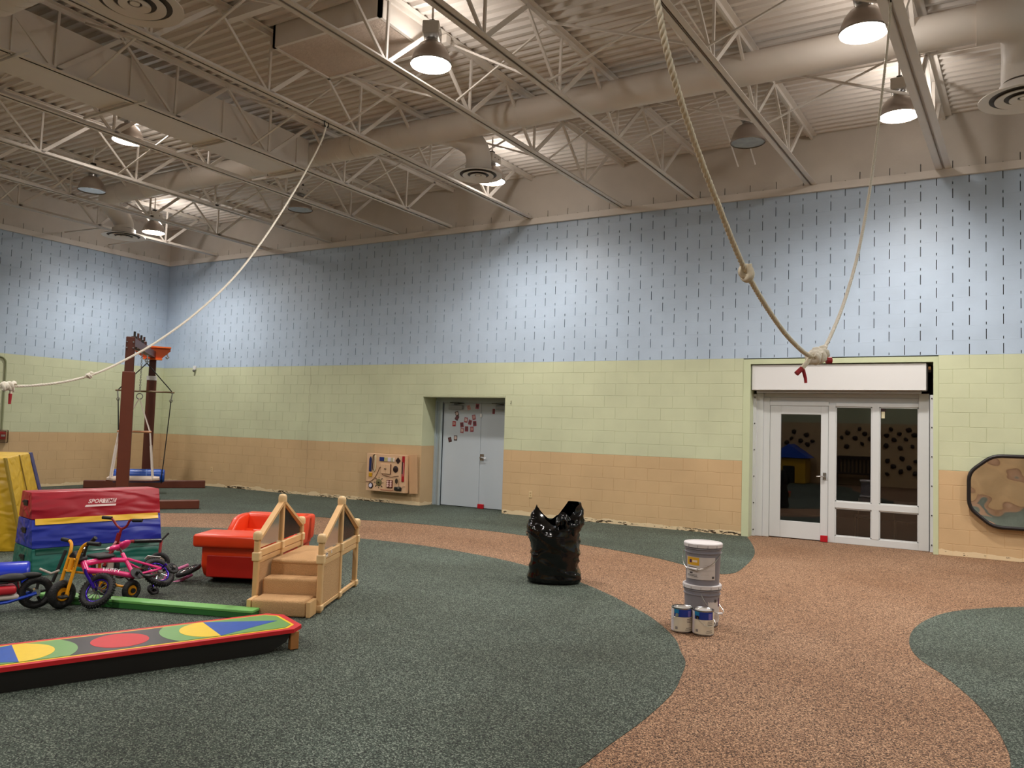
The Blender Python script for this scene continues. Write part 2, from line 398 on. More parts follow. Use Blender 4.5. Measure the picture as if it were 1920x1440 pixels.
# ================================================================ ceiling deck (ribs run along the back wall)
def zdeck(y): return 6.262+0.015*(D-y)
dk = MB(); y = D+.25; X0, X1 = XL-.3, XR+.3
prof = []
while y > YF-.35:
    for dy, dz in ((0, 0), (.050, 0), (.070, .042), (.132, .042)):
        prof.append((y-dy, zdeck(y-dy)+dz))
    y -= .152
n = len(prof)
dk.add([(X0, a, b) for a, b in prof]+[(X1, a, b) for a, b in prof]+[(X0, prof[0][0], 6.9), (X1, prof[0][0], 6.9), (X0, prof[-1][0], 6.9), (X1, prof[-1][0], 6.9)],
       [(i, i+1, n+i+1, n+i) for i in range(n-1)]+[(2*n, 2*n+1, 2*n+3, 2*n+2)])
struct('ceiling', dk, M_DECK, label='corrugated beige steel roof deck')
# ================================================================ doors and glazed front
M_DOOR = mat('door_grey_paint', '#b9c3cc', 0.38, noise=.03, nscale=2)
M_FRAME = mat('frame_grey_paint', '#a9b6bd', 0.38, noise=.03, nscale=2)
M_WHITE = mat('white_enamel', '#dcdcdc', 0.35, noise=.02, nscale=2)
M_ALU = mat('white_aluminium_frame', '#cfd2d3', 0.32, noise=.02, nscale=2)
M_CHROME = mat('brushed_metal', '#b5b5b5', 0.25, 1.0, noise=.05)
M_DARK = mat('dark_metal', '#26231f', 0.5, .3, noise=.1)
M_RED = mat('red_plastic', '#b01220', 0.35, noise=.04)
M_GLASS = clear_mat('window_glass', (.90, .90, .90), 1.52, 0.0, 0.02)
M_BLACK = mat('black_plastic', '#0f0f10', 0.45, noise=.1)
M_GREYTXT = mat('grey_print', '#8a8a90', 0.5, noise=.05)

def sempty(name, label, loc=(0, 0, 0)):
    o = bpy.data.objects.new(name, None); COL.objects.link(o); o.location = loc; o['kind'] = 'structure'; o['label'] = label; return o

# painted reveals of the double-door recess
rv = MB(); YD = 13.15
rv.box((-9.345, D+.004, 0), (-9.325, YD+.1, 2.16)); rv.box((-7.44, D+.004, 0), (-7.42, YD+.1, 2.16)); rv.box((-9.325, D+.004, 2.15), (-7.44, YD+.1, 2.17))
obj('reveal', rv, M_PAINT, wall_back).matrix_parent_inverse = Matrix.Translation((0, -D, 0))
d1 = sempty('door_1', 'pale grey steel double door in a deep recess', (0, YD, 0))
f = MB()
for a, b in ((-9.325, -9.15), (-7.605, -7.44)):
    f.box((a, -.02, 0), (b, .02, 2.16)); 
f.box((-9.20, -.05, 0), (-9.15, .02, 2.10)); f.box((-9.323, -.05, 0), (-9.285, .02, 2.10)); f.box((-9.15, -.02, 2.055), (-7.605, .018, 2.148)); f.box((-9.32, -.047, 2.075), (-7.445, -.021, 2.11))
obj('door_frame', f, M_FRAME, d1)
for (a, b) in ((-9.148, -8.254), (-8.248, -7.607)):
    l = MB(); l.rbox((a, .0, .012), (b, .045, 2.052), .004); lf = obj('door_leaf', l, M_DOOR, d1)
    if a < -9:
        c = MB(); c.rbox((-9.0, -.06, 1.925), (-8.67, .0, 2.008), .006); obj('closer_body', c, mat('closer_grey', '#8f9498', .4, .4, noise=.05), lf)
        c = MB(); c.strip((-8.86, -.045, 2.03), (-8.60, -.10, 2.045), .03, .012); c.strip((-8.60, -.10, 2.045), (-8.95, -.06, 2.06), .03, .012); obj('closer_arm', c, M_DARK, lf)
    else:
        c = MB(); c.rbox((-7.895, -.06, 1.93), (-7.62, .0, 2.005), .006); obj('closer_body', c, MATS['closer_grey'], lf)
        c = MB(); c.strip((-7.72, -.045, 2.03), (-7.95, -.10, 2.05), .03, .012); obj('closer_arm', c, M_DARK, lf)
        c = MB(); c.cyl((-8.20, -.01, .99), (-8.20, -.06, .99), .022); c.tube([(-8.20, -.055, .99), (-8.16, -.06, .99), (-8.085, -.055, .985)], .011); c.rbox((-8.245, -.012, .93), (-8.155, 0, 1.06), .004); obj('lever_handle', c, M_CHROME, lf, 30)
        c = MB(); c.rbox((-8.27, -.02, 1.78), (-8.225, 0, 1.85), .004); obj('latch_cover', c, M_WHITE, lf)
# red hold-open box at the foot of the doors
o = MB(); o.rbox((-.065, -.05, 0), (.065, -.004, .085), .005); rb = obj('door_magnet_box', o, M_RED); rb.location = (-8.18, YD, .004)
tag(rb, 'small red box at the foot of the grey double door', 'box')
# photo magnets on the doors
mg = [(-8.546,1.964,-.35,'#c9a0a2'),(-8.346,1.991,.1,'#a8566a'),(-8.822,1.837,-.4,'#3a2a28'),(-8.819,1.756,.5,'#4a3a3a'),(-8.883,1.637,0,'#a01626'),(-8.696,1.62,-.15,'#8c4450'),(-8.603,1.717,.12,'#94404e'),(-8.505,1.673,.25,'#9a5560'),(-8.419,1.775,-.2,'#8a4655'),(-8.395,1.652,-.12,'#8c3a4a'),(-8.687,1.507,.1,'#a05a64'),(-8.582,1.542,0,'#883845'),(-8.457,1.538,-.05,'#8c3444'),(-8.971,1.316,-.3,'#3c2c24'),(-8.837,1.353,0,'#3a2822'),(-7.966,1.9,0,'#7c1c2c')]
where = ['tilted pale one beside the left closer', 'top one near the meeting edge', 'dark upper one of the two touching ones', 'dark lower one of the two touching ones', 'plain bright red one', 'left end of the middle row of the cluster', 'upper left of the cluster', 'centre of the cluster, slightly tilted', 'topmost of the cluster', 'right end of the middle row of the cluster', 'lower left of the cluster, pale', 'middle of the bottom row of the cluster', 'right end of the bottom row of the cluster', 'tilted dark one, lowest and leftmost', 'dark one beside the lowest tilted one', 'only one on the right leaf']
for i, (x, z, a, c) in enumerate(mg):
    hw = .040 if i != 15 else .028
    t = thing('photo_magnet', 'small photo magnet on grey door, '+where[i], 'magnet', (x, YD-.001, z), 0, 'photo magnets on the double door', rot=(0, a, 0))
    b = MB(); b.rbox((-hw, -.004, -.05), (hw, 0, .05), .002); obj('backing', b, mat('magnet_%d' % i, c, .45, noise=.5, nscale=22), t)
    b = MB(); b.rbox((-hw*.68, -.0055, -.026), (hw*.68, -.003, .034), .001); obj('picture', b, mat('magnet_photo_%d' % (i % 4), ['#b98c86', '#5a3036', '#cbb0aa', '#6e3b42'][i % 4], .4, noise=.8, nscale=60), t)

# ---- roller shutter and glazed front
gs = MB()   # green steel surround
gs.box((-3.06, D-.006, 0), (-2.95, D+.02, 2.79)); gs.box((-.395, D-.006, 0), (-.33, D+.02, 2.79)); gs.box((-2.95, D-.006, 2.712), (-.395, D+.02, 2.79))
gs.box((-2.975, D+.02, 0), (-2.95, 12.95, 2.79)); gs.box((-.395, D+.02, 0), (-.37, 12.95, 2.79)); gs.box((-2.95, D+.02, 2.712), (-.395, 13.3, 2.79))
gs.box((-3.06, D+.02, 0), (-2.975, D+.6, 2.79)); gs.box((-.37, D+.02, 0), (-.33, D+.6, 2.79))
o = struct('trim_3', gs, M_GREENP, label='pale green steel surround of the glazed front')
hs = thing('roller_shutter_housing', 'long white roller shutter box above the glass doors', 'shutter', (-1.71, 12.82, 2.5))
b = MB(); b.rbox((-1.225, -.115, -.195), (1.225, .15, .2), .006); obj('cover', b, M_WHITE, hs)
b = MB(); b.box((-1.16, -.06, -.235), (1.16, .10, -.195)); obj('bottom_bar', b, mat('shutter_bar', '#9b9790', .5, noise=.05), hs)
for sx in (-1, 1):
    b = MB(); b.box((sx*1.235-.008, -.08, -.19), (sx*1.235+.008, .14, .195)); b.cyl((sx*1.245, -.02, .10), (sx*1.285 if sx > 0 else sx*1.245-.02, -.02, .10), .035, n=16); obj('end_bracket', b, M_DARK, hs)
b = MB(); b.cyl((1.25, -.05, .13), (1.28, -.05, .13), .028, n=14); obj('bearing', b, mat('brass_bearing', '#b98a5a', .35, .8, noise=.1), hs)
for sx, x in ((-1, -2.925), (1, -.42)):
    t = thing('shutter_guide', 'white shutter guide rail on the %s side of the glass doors' % ('left' if sx < 0 else 'right'), 'guide rail', (x, 12.93, 0), 0, 'shutter guide rails')
    b = MB(); b.box((-.024, -.035, .0), (.024, .03, 2.25)); b.box((-.024 if sx < 0 else .010, -.05, 0), (-.010 if sx < 0 else .024, -.035, 2.25)); obj('rail', b, M_ALU, t)
    for k in range(6):
        b = MB(); b.cyl((0, -.035, .1+k*.42), (0, -.045, .1+k*.42), .009, n=8); obj('screw', b, M_DARK, t)

YG = 12.97
win = sempty('window_1', 'white aluminium glazed front with four panes beside the glass door', (0, YG, 0))
b = MB(); DW = .05
_bk = [0]
def bar(mb, x0, x1, z0, z1, y0=-.045, y1=.055):
    _bk[0] += 1; e = .0006*(_bk[0] % 9); mb.rbox((x0, y0+e, z0), (x1, y1-e, z1), .004)
bar(b, -2.905, -2.80, 0, 2.27); bar(b, -2.80, -2.70, 0, 2.20, -.02); bar(b, -.59, -.455, 0, 2.27)
bar(b, -2.80, -.59, 2.20, 2.27, .0); bar(b, -2.80, -.59, 2.075, 2.20, -.01)
bar(b, -2.70, -1.82, 2.072, 2.14, -.03)
bar(b, -1.82, -1.722, .0, 2.10); bar(b, -1.722, -.59, .0, .105); bar(b, -1.722, -.59, .53, .625); bar(b, -1.212, -1.112, .1, 2.08); bar(b, -1.722, -.59, 2.066, 2.12)
obj('frame', b, M_ALU, win)
for (x0, x1, z0, z1) in ((-1.722, -1.212, .625, 2.066), (-1.112, -.59, .625, 2.066), (-1.722, -1.212, .105, .53), (-1.112, -.59, .105, .53)):
    g = MB(); g.box((x0, .000, z0), (x1, .004, z1)); obj('pane', g, M_GLASS, win)
    s = MB(); e = .016
    for q in ((x0, x0+e, z0, z1), (x1-e, x1, z0, z1), (x0, x1, z0, z0+e), (x0, x1, z1-e, z1)): s.box((q[0], -.03, q[2]), (q[1], -.002, q[3]))
    obj('glazing_bead', s, M_ALU, win)
d2 = sempty('door_2', 'white aluminium door with one tall glass pane', (0, YG, 0))
b = MB(); L0, L1 = -2.695, -1.825
for q in ((L0, -2.53, .012, 2.07), (-1.935, L1, .012, 2.07), (-2.53, -1.935, .012, .275), (-2.53, -1.935, 1.938, 2.07)): bar(b, *q, -.02, .03)
obj('door_leaf', b, M_ALU, d2)
g = MB(); g.box((-2.53, .000, .275), (-1.935, .004, 1.938)); obj('pane', g, M_GLASS, d2)
b = MB(); b.cyl((-1.875, -.02, .99), (-1.875, -.075, .99), .02); b.tube([(-1.875, -.07, .99), (-1.93, -.07, .992), (-1.985, -.06, .985)], .011); b.rbox((-1.90, -.03, .94), (-1.85, -.018, 1.05), .005); obj('lever_handle', b, M_CHROME, d2, 30)
o = MB(); o.rbox((-.052, -.05, 0), (.052, -.003, .095), .005); rb = obj('door_magnet_box', o, M_RED); rb.location = (-1.868, YG-.046, .004)
tag(rb, 'small red box at the foot of the white glass door', 'box')
# small items behind the glass: hung card and sensor
t = thing('hanging_tag', 'small dark red and white tag hung on the middle mullion', 'tag', (-1.075, YG-.012, 1.96))
b = MB(); b.rbox((-.03, -.006, .03), (.045, 0, .09), .003); obj('dark_part', b, mat('tag_dark', '#2a0d0f', .5, noise=.1), t)
b = MB(); b.rbox((-.012, -.009, -.06), (.035, -.001, .04), .003); obj('white_part', b, mat('tag_cream', '#d8cfae', .5, noise=.05), t)
# dark room behind the glass with two chairs near the pane
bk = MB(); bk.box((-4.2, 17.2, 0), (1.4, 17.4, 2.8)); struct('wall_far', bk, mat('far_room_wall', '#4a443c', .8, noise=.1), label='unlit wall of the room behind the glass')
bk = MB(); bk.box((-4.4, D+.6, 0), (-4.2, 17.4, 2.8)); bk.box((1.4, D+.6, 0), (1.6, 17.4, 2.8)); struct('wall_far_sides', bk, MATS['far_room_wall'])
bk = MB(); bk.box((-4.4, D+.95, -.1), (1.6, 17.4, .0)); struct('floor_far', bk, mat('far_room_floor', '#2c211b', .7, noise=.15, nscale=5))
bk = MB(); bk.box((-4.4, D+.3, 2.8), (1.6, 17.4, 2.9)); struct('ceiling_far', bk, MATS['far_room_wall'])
M_CHAIR = mat('grey_chair_plastic', '#77726c', .5, noise=.05); M_CHLEG = mat('chair_leg_metal', '#8d8272', .35, .8, noise=.05)
def stack_chair(x, y, rz, label):
    t = thing('stacking_chair', label, 'chair', (x, y, .003), rz, 'chairs behind the glass')
    t.scale = (.8, .8, .8)
    b = MB(); b.rbox((-.22, -.20, .42), (.22, .22, .45), .015, 2); obj('seat', b, M_CHAIR, t)
    b = MB()
    for i in range(9):
        a = -1+2*i/8; x0 = a*.21
        if i < 8:
            x1 = (-1+2*(i+1)/8)*.21
            y0 = .26-.05*(1-a*a)*-1; y1 = .26+.05*(1-(x1/.21)**2)
            b.add([(x0,y0,.58),(x1,y1,.58),(x1,y1+.04,.82),(x0,y0+.04,.82),(x0,y0+.012,.58),(x1,y1+.012,.58),(x1,y1+.052,.82),(x0,y0+.052,.82)], [(0,1,2,3),(7,6,5,4),(0,4,5,1),(3,2,6,7),(0,3,7,4),(1,5,6,2)])
    obj('backrest', b, M_CHAIR, t, 50)
    for sx in (-1, 1):
        b = MB(); b.tube([(sx*.2, -.22, 0), (sx*.2, -.18, .42)], .011); obj('leg', b, M_CHLEG, t, 40)
        b = MB(); b.tube([(sx*.2, .26, 0), (sx*.2, .22, .42), (sx*.2, .27, .6), (sx*.2, .31, .8)], .011); obj('leg', b, M_CHLEG, t, 40)
stack_chair(-.78, 13.62, PI, 'grey stacking chair behind the right-hand glass pane')
stack_chair(-1.36, 13.85, PI+.25, 'grey stacking chair behind the left-hand glass pane')
# ================================================================ roof joists
JX = [-.263, -2.06, -3.90, -5.18, -7.01, -8.77, -10.10, -11.93, -13.83, -15.54]     # where each joist meets the back wall
JS, JZ = 0.0650, -0.0150                                                            # plan skew and roof fall per metre towards the back wall
JLEN = D-YF-.02
jname = ['first from the right, carrying the right-hand ropes', 'second roof joist from the right, over the glass doors', 'third roof joist from the right, carrying the nearest lit lamp', 'fourth from the right, beside the roof curb box',
         'fifth from the right, carrying the long left rope', 'sixth roof joist from the right, under the rectangular duct', 'seventh roof joist from the right, left of the rectangular duct', 'eighth roof joist from the right', 'ninth roof joist from the right, next but one to the corner', 'last roof joist, nearest the left wall']
def jpt(i, y, z=0.0): return Vector((JX[i]+JS*(y-D), y, 5.472+JZ*(y-D)+z))
HJ = .785          # joist depth
bc = MB(); tc_ = MB()
for mb, z0, z1, sgn in ((bc, 0, .062, 1), (tc_, HJ, HJ-.062, -1)):
    for s in (-1, 1):
        a, b_ = (.007, .078) if s > 0 else (-.078, -.007)
        mb.box((a, -JLEN, min(z0, z0+sgn*.008)), (b_, -.03, max(z0, z0+sgn*.008)))
        a2 = .007 if s > 0 else -.015
        mb.box((a2, -JLEN, min(z0, z1)), (a2+.008, -.03, max(z0, z1)))
bc.box((-.0065, -JLEN, .03), (.0065, -.03, .062)); tc_.box((-.0065, -JLEN, HJ-.062), (.0065, -.03, HJ-.03))
nodes = [-(D-y_) for y_ in (11.28, 9.73, 8.18, 6.63, 5.08, 3.53, 1.98, .43, -1.12, -2.67)]
diag = MB(); H_ = HJ-.06; diag.strip((0, 0, .03), (0, .775, H_+.03), .05, .03, up=(1, 0, 0))
diag2 = MB(); diag2.strip((0, 0, .03), (0, -.775, H_+.03), .032, .032, up=(1, 0, 0))
vert = MB(); vert.strip((0, 0, .03), (0, 0, H_+.03), .028, .028, up=(1, 0, 0))
datas = None; joists = []
for i, x in enumerate(JX):
    t = thing('roof_joist', 'beige steel bar joist, '+jname[i], 'roof joist', (x, D, 5.472), 0, 'roof joists', rot=(JZ, 0, -JS))
    joists.append(t)
    if datas is None:
        o1 = obj('bottom_chord', bc, M_STEEL, t); o2 = obj('top_chord', tc_, M_STEEL, t)
        datas = {'bc': o1.data, 'tc': o2.data}
    else:
        for nm, k in (('bottom_chord', 'bc'), ('top_chord', 'tc')):
            o = bpy.data.objects.new(nm, datas[k]); COL.objects.link(o); o.parent = t
    for ny in nodes:
        for nm, mb, dy in (('d', diag, .02), ('e', diag2, -.02), ('v', vert, 0)):
            if nm not in datas:
                o = obj('web_member', mb, M_STEEL, t); datas[nm] = o.data
            else:
                o = bpy.data.objects.new('web_member', datas[nm]); COL.objects.link(o); o.parent = t
            o.location = (0, ny+dy, 0)
    if i == 0:
        t.scale = (1.3, 1, 1)
# crossed bridging between neighbouring joists
br = None
_ord = ['first', 'second', 'third', 'fourth', 'fifth', 'sixth', 'seventh', 'eighth', 'ninth', 'last']
def rod(p, q, r, lab='beige rod tying the last joist to the left wall'):
    b = MB(); b.strip(p, q, r, r*.7); o = obj('bridging_rod', b, M_STEEL)
    tag(o, lab, 'bridging', 'bridging rods between the joists')
for yb in (9.96, 7.73, 5.34):
    for i in range(len(JX)-1):
        a0, a1 = jpt(i, yb, .04), jpt(i, yb+.05, HJ-.08); b0, b1 = jpt(i+1, yb, .04), jpt(i+1, yb+.05, HJ-.08)
        sh = Vector((.06, 0, 0))
        if i == 5 and yb < 9: continue
        rw = {9.96: 'row nearest the back wall', 7.73: 'middle row', 5.34: 'nearest row'}[yb]; bay = 'between %s and %s joists from right' % (_ord[i], _ord[i+1])
        rod(a0-sh, b1+sh, .034, 'thicker bridging rod, %s, %s' % (rw, bay))
        if i == 8 and yb > 9: continue
        rod(b0+sh+Vector((0, .12, 0)), a1-sh+Vector((0, .12, 0)), .026, 'thinner bridging rod, %s, %s' % (rw, bay))
# last bay to the left wall
rod(jpt(9, 9.96, .04), Vector((XL+.05, 9.96, 5.60)), .034); rod(jpt(9, 11.0, .04), Vector((XL+.05, 11.0, 5.55)), .034, 'beige rod from the last joist to the left wall, nearest the corner')
# ================================================================ ducts and diffusers
def ring_seams(t, pts, R, m):
    b = MB()
    for p, ax in pts: b.torus(p, ax, R+.002, .006, 28, 6)
    obj('seam', b, m, t, 40)
DY, DZ, DR = 9.40, 5.99, .19
du = thing('round_duct', 'long round beige air duct running along the back wall below the deck', 'duct', (0, DY, DZ))
b = MB(); b.tube([(-14.5, 0, 0)]+[(-14.5+k*.6, 0, 0) for k in range(1, 25)]+[(.15, 0, 0)], DR, 32); obj('main_run', b, M_DUCT, du, 40)
b = MB()
s0 = obj('seam', MB().torus((0, 0, 0), (1, 0, 0), DR+.001, .0035, 28, 6), M_DUCT, du, 40); s0.location = (-14.4, 0, 0)
for x in [-14.4+k*.75 for k in range(1, 13)]+[-9.2+k*.16 for k in range(12)]: inst(s0, du, (x, 0, 0))
def elbow(pts, r): 
    b = MB(); b.tube(spline(pts, 6), r, 28); return b
obj('left_elbow', elbow([(-14.45, 0, 0), (-14.8, .0, -.02), (-15.05, .15, -.12), (-15.2, .45, -.25), (-15.25, .6, -.38), (-15.25, .62, -.50)], DR), M_DUCT, du, 40)
obj('branch_elbow', elbow([(-6.95, .0, 0), (-6.68, .14, -.02), (-6.46, .38, -.14), (-6.40, .47, -.32), (-6.40, .48, -.475)], DR), M_DUCT, du, 40)
obj('right_elbow', elbow([(.1, 0, 0), (.35, .02, 0), (.52, .2, -.03), (.56, .48, -.18), (.56, .58, -.36), (.56, .58, -.50)], DR+.03), M_DUCT, du, 40)
d2_ = thing('round_duct', 'round beige air duct in the upper left, nearer than the rectangular duct', 'duct', (0, 4.15, 5.99))
b = MB(); b.tube([(-13.5+k*.6, 0, 0) for k in range(12)]+[(-6.7, 0, 0)], .28, 32); obj('main_run', b, M_DUCT, d2_, 40)
b = MB()
s0 = obj('seam', MB().torus((0, 0, 0), (1, 0, 0), .281, .003, 28, 6), M_DUCT, d2_, 40); s0.location = (-13, 0, 0)
for k in range(1, 30): inst(s0, d2_, (-13+k*.2, 0, 0))
obj('end_elbow', elbow([(-6.75, 0, 0), (-6.62, .06, -.04), (-6.57, .12, -.2), (-6.57, .13, -.4), (-6.57, .13, -.50)], .22), M_DUCT, d2_, 40)
tr = thing('rectangular_duct', 'large rectangular beige trunk duct between two roof joists', 'duct', (-9.58, 0, 5.60))
b = MB(); b.box((-.30, 3.95, 0), (.30, 9.22, .56)); obj('duct_body', b, M_DUCT, tr)
for yy in (4.6, 6.05, 7.5, 8.95):
    b = MB()
    for q in (((-.32, yy, -.022), (.32, yy+.02, .0)), ((-.322, yy, -.022), (-.30, yy+.02, .58)), ((.30, yy, -.022), (.322, yy+.02, .58))): b.box(*q)
    obj('flange', b, M_DUCT, tr)
    b = MB(); b.strip((-.72, yy+.05, -.03), (.60, yy+.05, -.03), .035, .03); obj('hanger_bar', b, M_STEEL, tr)
def diffuser(x, y, z, R, label):
    t = thing('ceiling_diffuser', label, 'air diffuser', (x, y, z), 0, 'round air diffusers')
    for k, (ro, ri, dz) in enumerate(((1.0, .76, 0), (.64, .44, -.004), (.33, .15, -.010))):
        b = MB(); b.lathe([(ri*R, .022+dz), (ro*R, dz+.004), (ro*R, dz-.006), (ri*R, .012+dz), (ri*R, .022+dz)], 40, cap0=False, cap1=False); obj('ring', b, M_DUCT, t, 45)
    b = MB(); b.lathe([(.54*R, .012), (.54*R, .15), (.53*R, .15)], 32, cap0=False, cap1=False); obj('collar', b, M_DUCT, t, 45)
    b = MB(); b.lathe([(0, -.006), (.10*R, .0), (.11*R, .03)], 28, cap1=False); obj('centre_cone', b, M_DUCT, t, 45)
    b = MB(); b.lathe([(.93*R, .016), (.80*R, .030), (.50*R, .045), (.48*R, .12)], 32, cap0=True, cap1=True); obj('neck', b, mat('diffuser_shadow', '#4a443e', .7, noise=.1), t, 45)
diffuser(-6.40, 9.88, 5.385, .37, 'round beige air diffuser hanging in mid room beside a lit lamp')
diffuser(.56, 9.98, 5.33, .44, 'round beige air diffuser at the far right under the duct end')
diffuser(-6.57, 4.29, 5.33, .42, 'round beige air diffuser at the top left edge')
diffuser(-15.25, 10.02, 5.33, .42, 'round beige air diffuser near the left wall')
# roof curb box
hb = thing('roof_curb_box', 'beige square roof curb box with fuzzy insulated panel between joists', 'roof curb', (-6.48, 7.1, 6.1))
b = MB()
for q in (((-.82, -.52, .0), (.85, -.48, .32)), ((-.82, .42, .0), (.85, .46, .32)), ((-.82, -.52, 0), (-.78, .46, .32)), ((.81, -.52, 0), (.85, .46, .32))): b.box(*q)
obj('curb_side', b, M_STEEL, hb)
b = MB(); b.box((-.78, -.48, .015), (.81, .42, .04)); obj('inner_panel', b, mat('insulation_panel', '#cdbcae', .9, noise=.12, nscale=12, bump=.5, bscale=30), hb)
for yy in (-1.05, .52):
    b = MB(); b.strip((-1.0, yy, .16), (1.05, yy, .16), .09, .10); obj('cross_angle', b, M_STEEL, hb)
# conduits under the deck
def conduit(pts, r, label):
    b = MB(); b.tube(pts, r, 8); o = obj('conduit', b, M_STEEL, None, 40); tag(o, label, 'conduit')
conduit([(-6.3, 10.55, zdeck(10.55)-.035), (.9, 10.55, zdeck(10.55)-.035)], .014, 'thin beige conduit along the deck behind the long round duct')
conduit([(-2.95, 11.7, 5.6), (-2.95, 10.2, 6.27), (-2.95, 7.0, 6.31), (-2.95, 4, 6.35)], .012, 'thin beige conduit running between second and third joist, left of the pair')
conduit([(-2.70, 11.7, 5.6), (-2.70, 10.2, 6.27), (-2.70, 7.0, 6.31), (-2.70, 4, 6.35)], .012, 'thin beige conduit running between second and third joist, right of the pair')
# ================================================================ high-bay lamps
M_BELL = mat('lamp_bell_metal', '#a89c92', .38, .55, noise=.1, nscale=6)
M_BALL = mat('lamp_ballast_white', '#cfc8bf', .45, noise=.04)
M_ON = emit_mat('lamp_lens_lit', (1.0, .94, .86), 34.0)
M_OFF = mat('lamp_lens_off', '#b9b7ae', .12, .6, noise=.35, nscale=9)
def make_lamp(x, y, lit, label, z=5.55, R=.228, rz=0.0):
    t = thing('high_bay_lamp', label, 'lamp', (x, y, z), rz, 'high bay lamps')
    b = MB(); pf = [(R, 0), (R*1.02, .012), (R*.985, .02), (R*.93, .07), (R*.80, .15), (R*.60, .215), (R*.38, .25), (R*.30, .255)]
    inner = [(r-.006, zz-.004) for r, zz in reversed(pf)]
    b.lathe(pf+inner, 36, cap0=False, cap1=False); obj('reflector', b, M_BELL, t, 40)
    b = MB(); b.lathe([(0, .004), (R*.97, .006), (R*.97, .014), (0, .016)], 36, cap0=False, cap1=False); obj('lens', b, M_ON if lit else M_OFF, t, 40)
    b = MB(); b.lathe([(R*.30, .245), (R*.30, .29), (0, .29)], 20, cap0=False)
    for k in range(6): a = k*PI/3; b.cyl((.055*math.cos(a), .055*math.sin(a), .27), (.055*math.cos(a), .055*math.sin(a), .305), .008, n=6)
    obj('socket', b, M_CHROME, t, 40)
    b = MB(); b.rbox((-.09, -.14, .30), (.09, .14, .44), .008); ba = obj('ballast_box', b, M_BALL, t)
    b = MB()
    for s in (-1, 1): b.cyl((.09, s*.06, .37), (.094, s*.06, .37), .010, n=8)
    obj('knockout', b, M_DARK, ba)
    b = MB(); b.rbox((-.03, -.04, .44), (.03, .04, .50), .005); obj('hook_box', b, M_DARK, t)
    zt = (zdeck(y)-z); b = MB(); b.cyl((0, 0, .49), (0, 0, zt-.0), .012, n=8); obj('stem', b, M_STEEL, t)
    if lit:
        l = bpy.data.lights.new('lamp_light', 'SPOT'); l.energy = LAMP_W; l.color = LAMP_COL; l.spot_size = math.radians(164); l.spot_blend = .85; l.shadow_soft_size = .16
        lo = bpy.data.objects.new('lamp_light', l); COL.objects.link(lo); lo.parent = t; lo.location = (0, 0, -.03)
        u = bpy.data.lights.new('added_uplight', 'POINT'); u.energy = LAMP_W*.03; u.color = LAMP_COL; u.shadow_soft_size = .05      # added fill light beside the bell, brightens the ceiling
        uo = bpy.data.objects.new('added_uplight', u); COL.objects.link(uo); uo.parent = t; uo.location = (0, .19, .30)
    return t
make_lamp(-5.099, 6.841, True, 'lit high bay lamp with white ballast box, nearest to the middle of the ceiling', z=5.539, rz=.5)
make_lamp(-0.860, 8.156, True, 'lit high bay lamp at the upper right beside the rope joist', z=5.539)
make_lamp(-0.699, 10.501, True, 'lit high bay lamp above the glass doors', z=5.539)
make_lamp(-6.657, 10.677, True, 'lit high bay lamp just behind the round diffuser in mid room', z=5.558)
make_lamp(-11.159, 7.310, True, 'lit high bay lamp below the rectangular duct, cut by a joist', z=5.804)
make_lamp(-15.123, 10.621, True, 'small lit high bay lamp nearest the left wall', z=5.539)
make_lamp(-2.555, 10.628, False, 'unlit high bay lamp between the two right-hand joists', z=5.539)
make_lamp(-13.404, 8.155, False, 'unlit high bay lamp at the left above the duct elbow', z=5.539)
make_lamp(-10.811, 10.608, False, 'unlit high bay lamp beside the long left rope', z=5.539)
# added lamps out of view, assumed here to balance the light
for i, (x, y) in enumerate([(-13.6, 3.2), (-9.4, 2.0), (-5.0, .2), (3.6, 8.8), (4.2, 3.4), (-.6, -.9)]):
    make_lamp(x, y, True, 'added lit high bay lamp out of view, balancing the hall light', rz=.3)
# ================================================================ ropes
M_ROPE = mat('natural_rope', '#e4dbc6', .85, noise=.18, nscale=60); M_ROPEW = mat('white_rope', '#f0eadc', .8, noise=.08, nscale=60)
M_TAPE = mat('red_tape', '#a5242c', .5, noise=.1)
def rope(name, pts, r, m, label, twist=.075, k=10):
    """three laid strands along a path"""
    c = spline(pts, k); L = [0.0]
    for a, b in zip(c, c[1:]): L.append(L[-1]+(b-a).length)
    step = twist/7.0; n = int(L[-1]/step); P_ = []; j = 0
    for q in range(n+1):
        s = q*step
        while j < len(L)-2 and L[j+1] < s: j += 1
        u = (s-L[j])/max(1e-9, L[j+1]-L[j]); P_.append(c[j].lerp(c[j+1], min(1, u)))
    mb = MB()
    tang = [(P_[min(i+1, n)]-P_[max(i-1, 0)]).normalized() for i in range(n+1)]
    e1 = tang[0].orthogonal().normalized(); fr = []
    for t in tang:
        e1 = (e1-t*e1.dot(t)).normalized(); fr.append((e1.copy(), t.cross(e1)))
    for st in range(3):
        pp = []
        for i in range(n+1):
            a = 2*PI*(i*step/twist)+st*2*PI/3; pp.append(P_[i]+(fr[i][0]*math.cos(a)+fr[i][1]*math.sin(a))*r*.46)
        mb.tube(pp, r*.58, 6)
    t = thing(name, label, 'rope', pts[0]); o = obj('laid_rope', mb, m, t, 60); o.matrix_parent_inverse = Matrix.Translation(-Vector(pts[0])); return t, o
def loose(o, t): o.matrix_parent_inverse = Matrix.Translation(-Vector(t.location)); return o
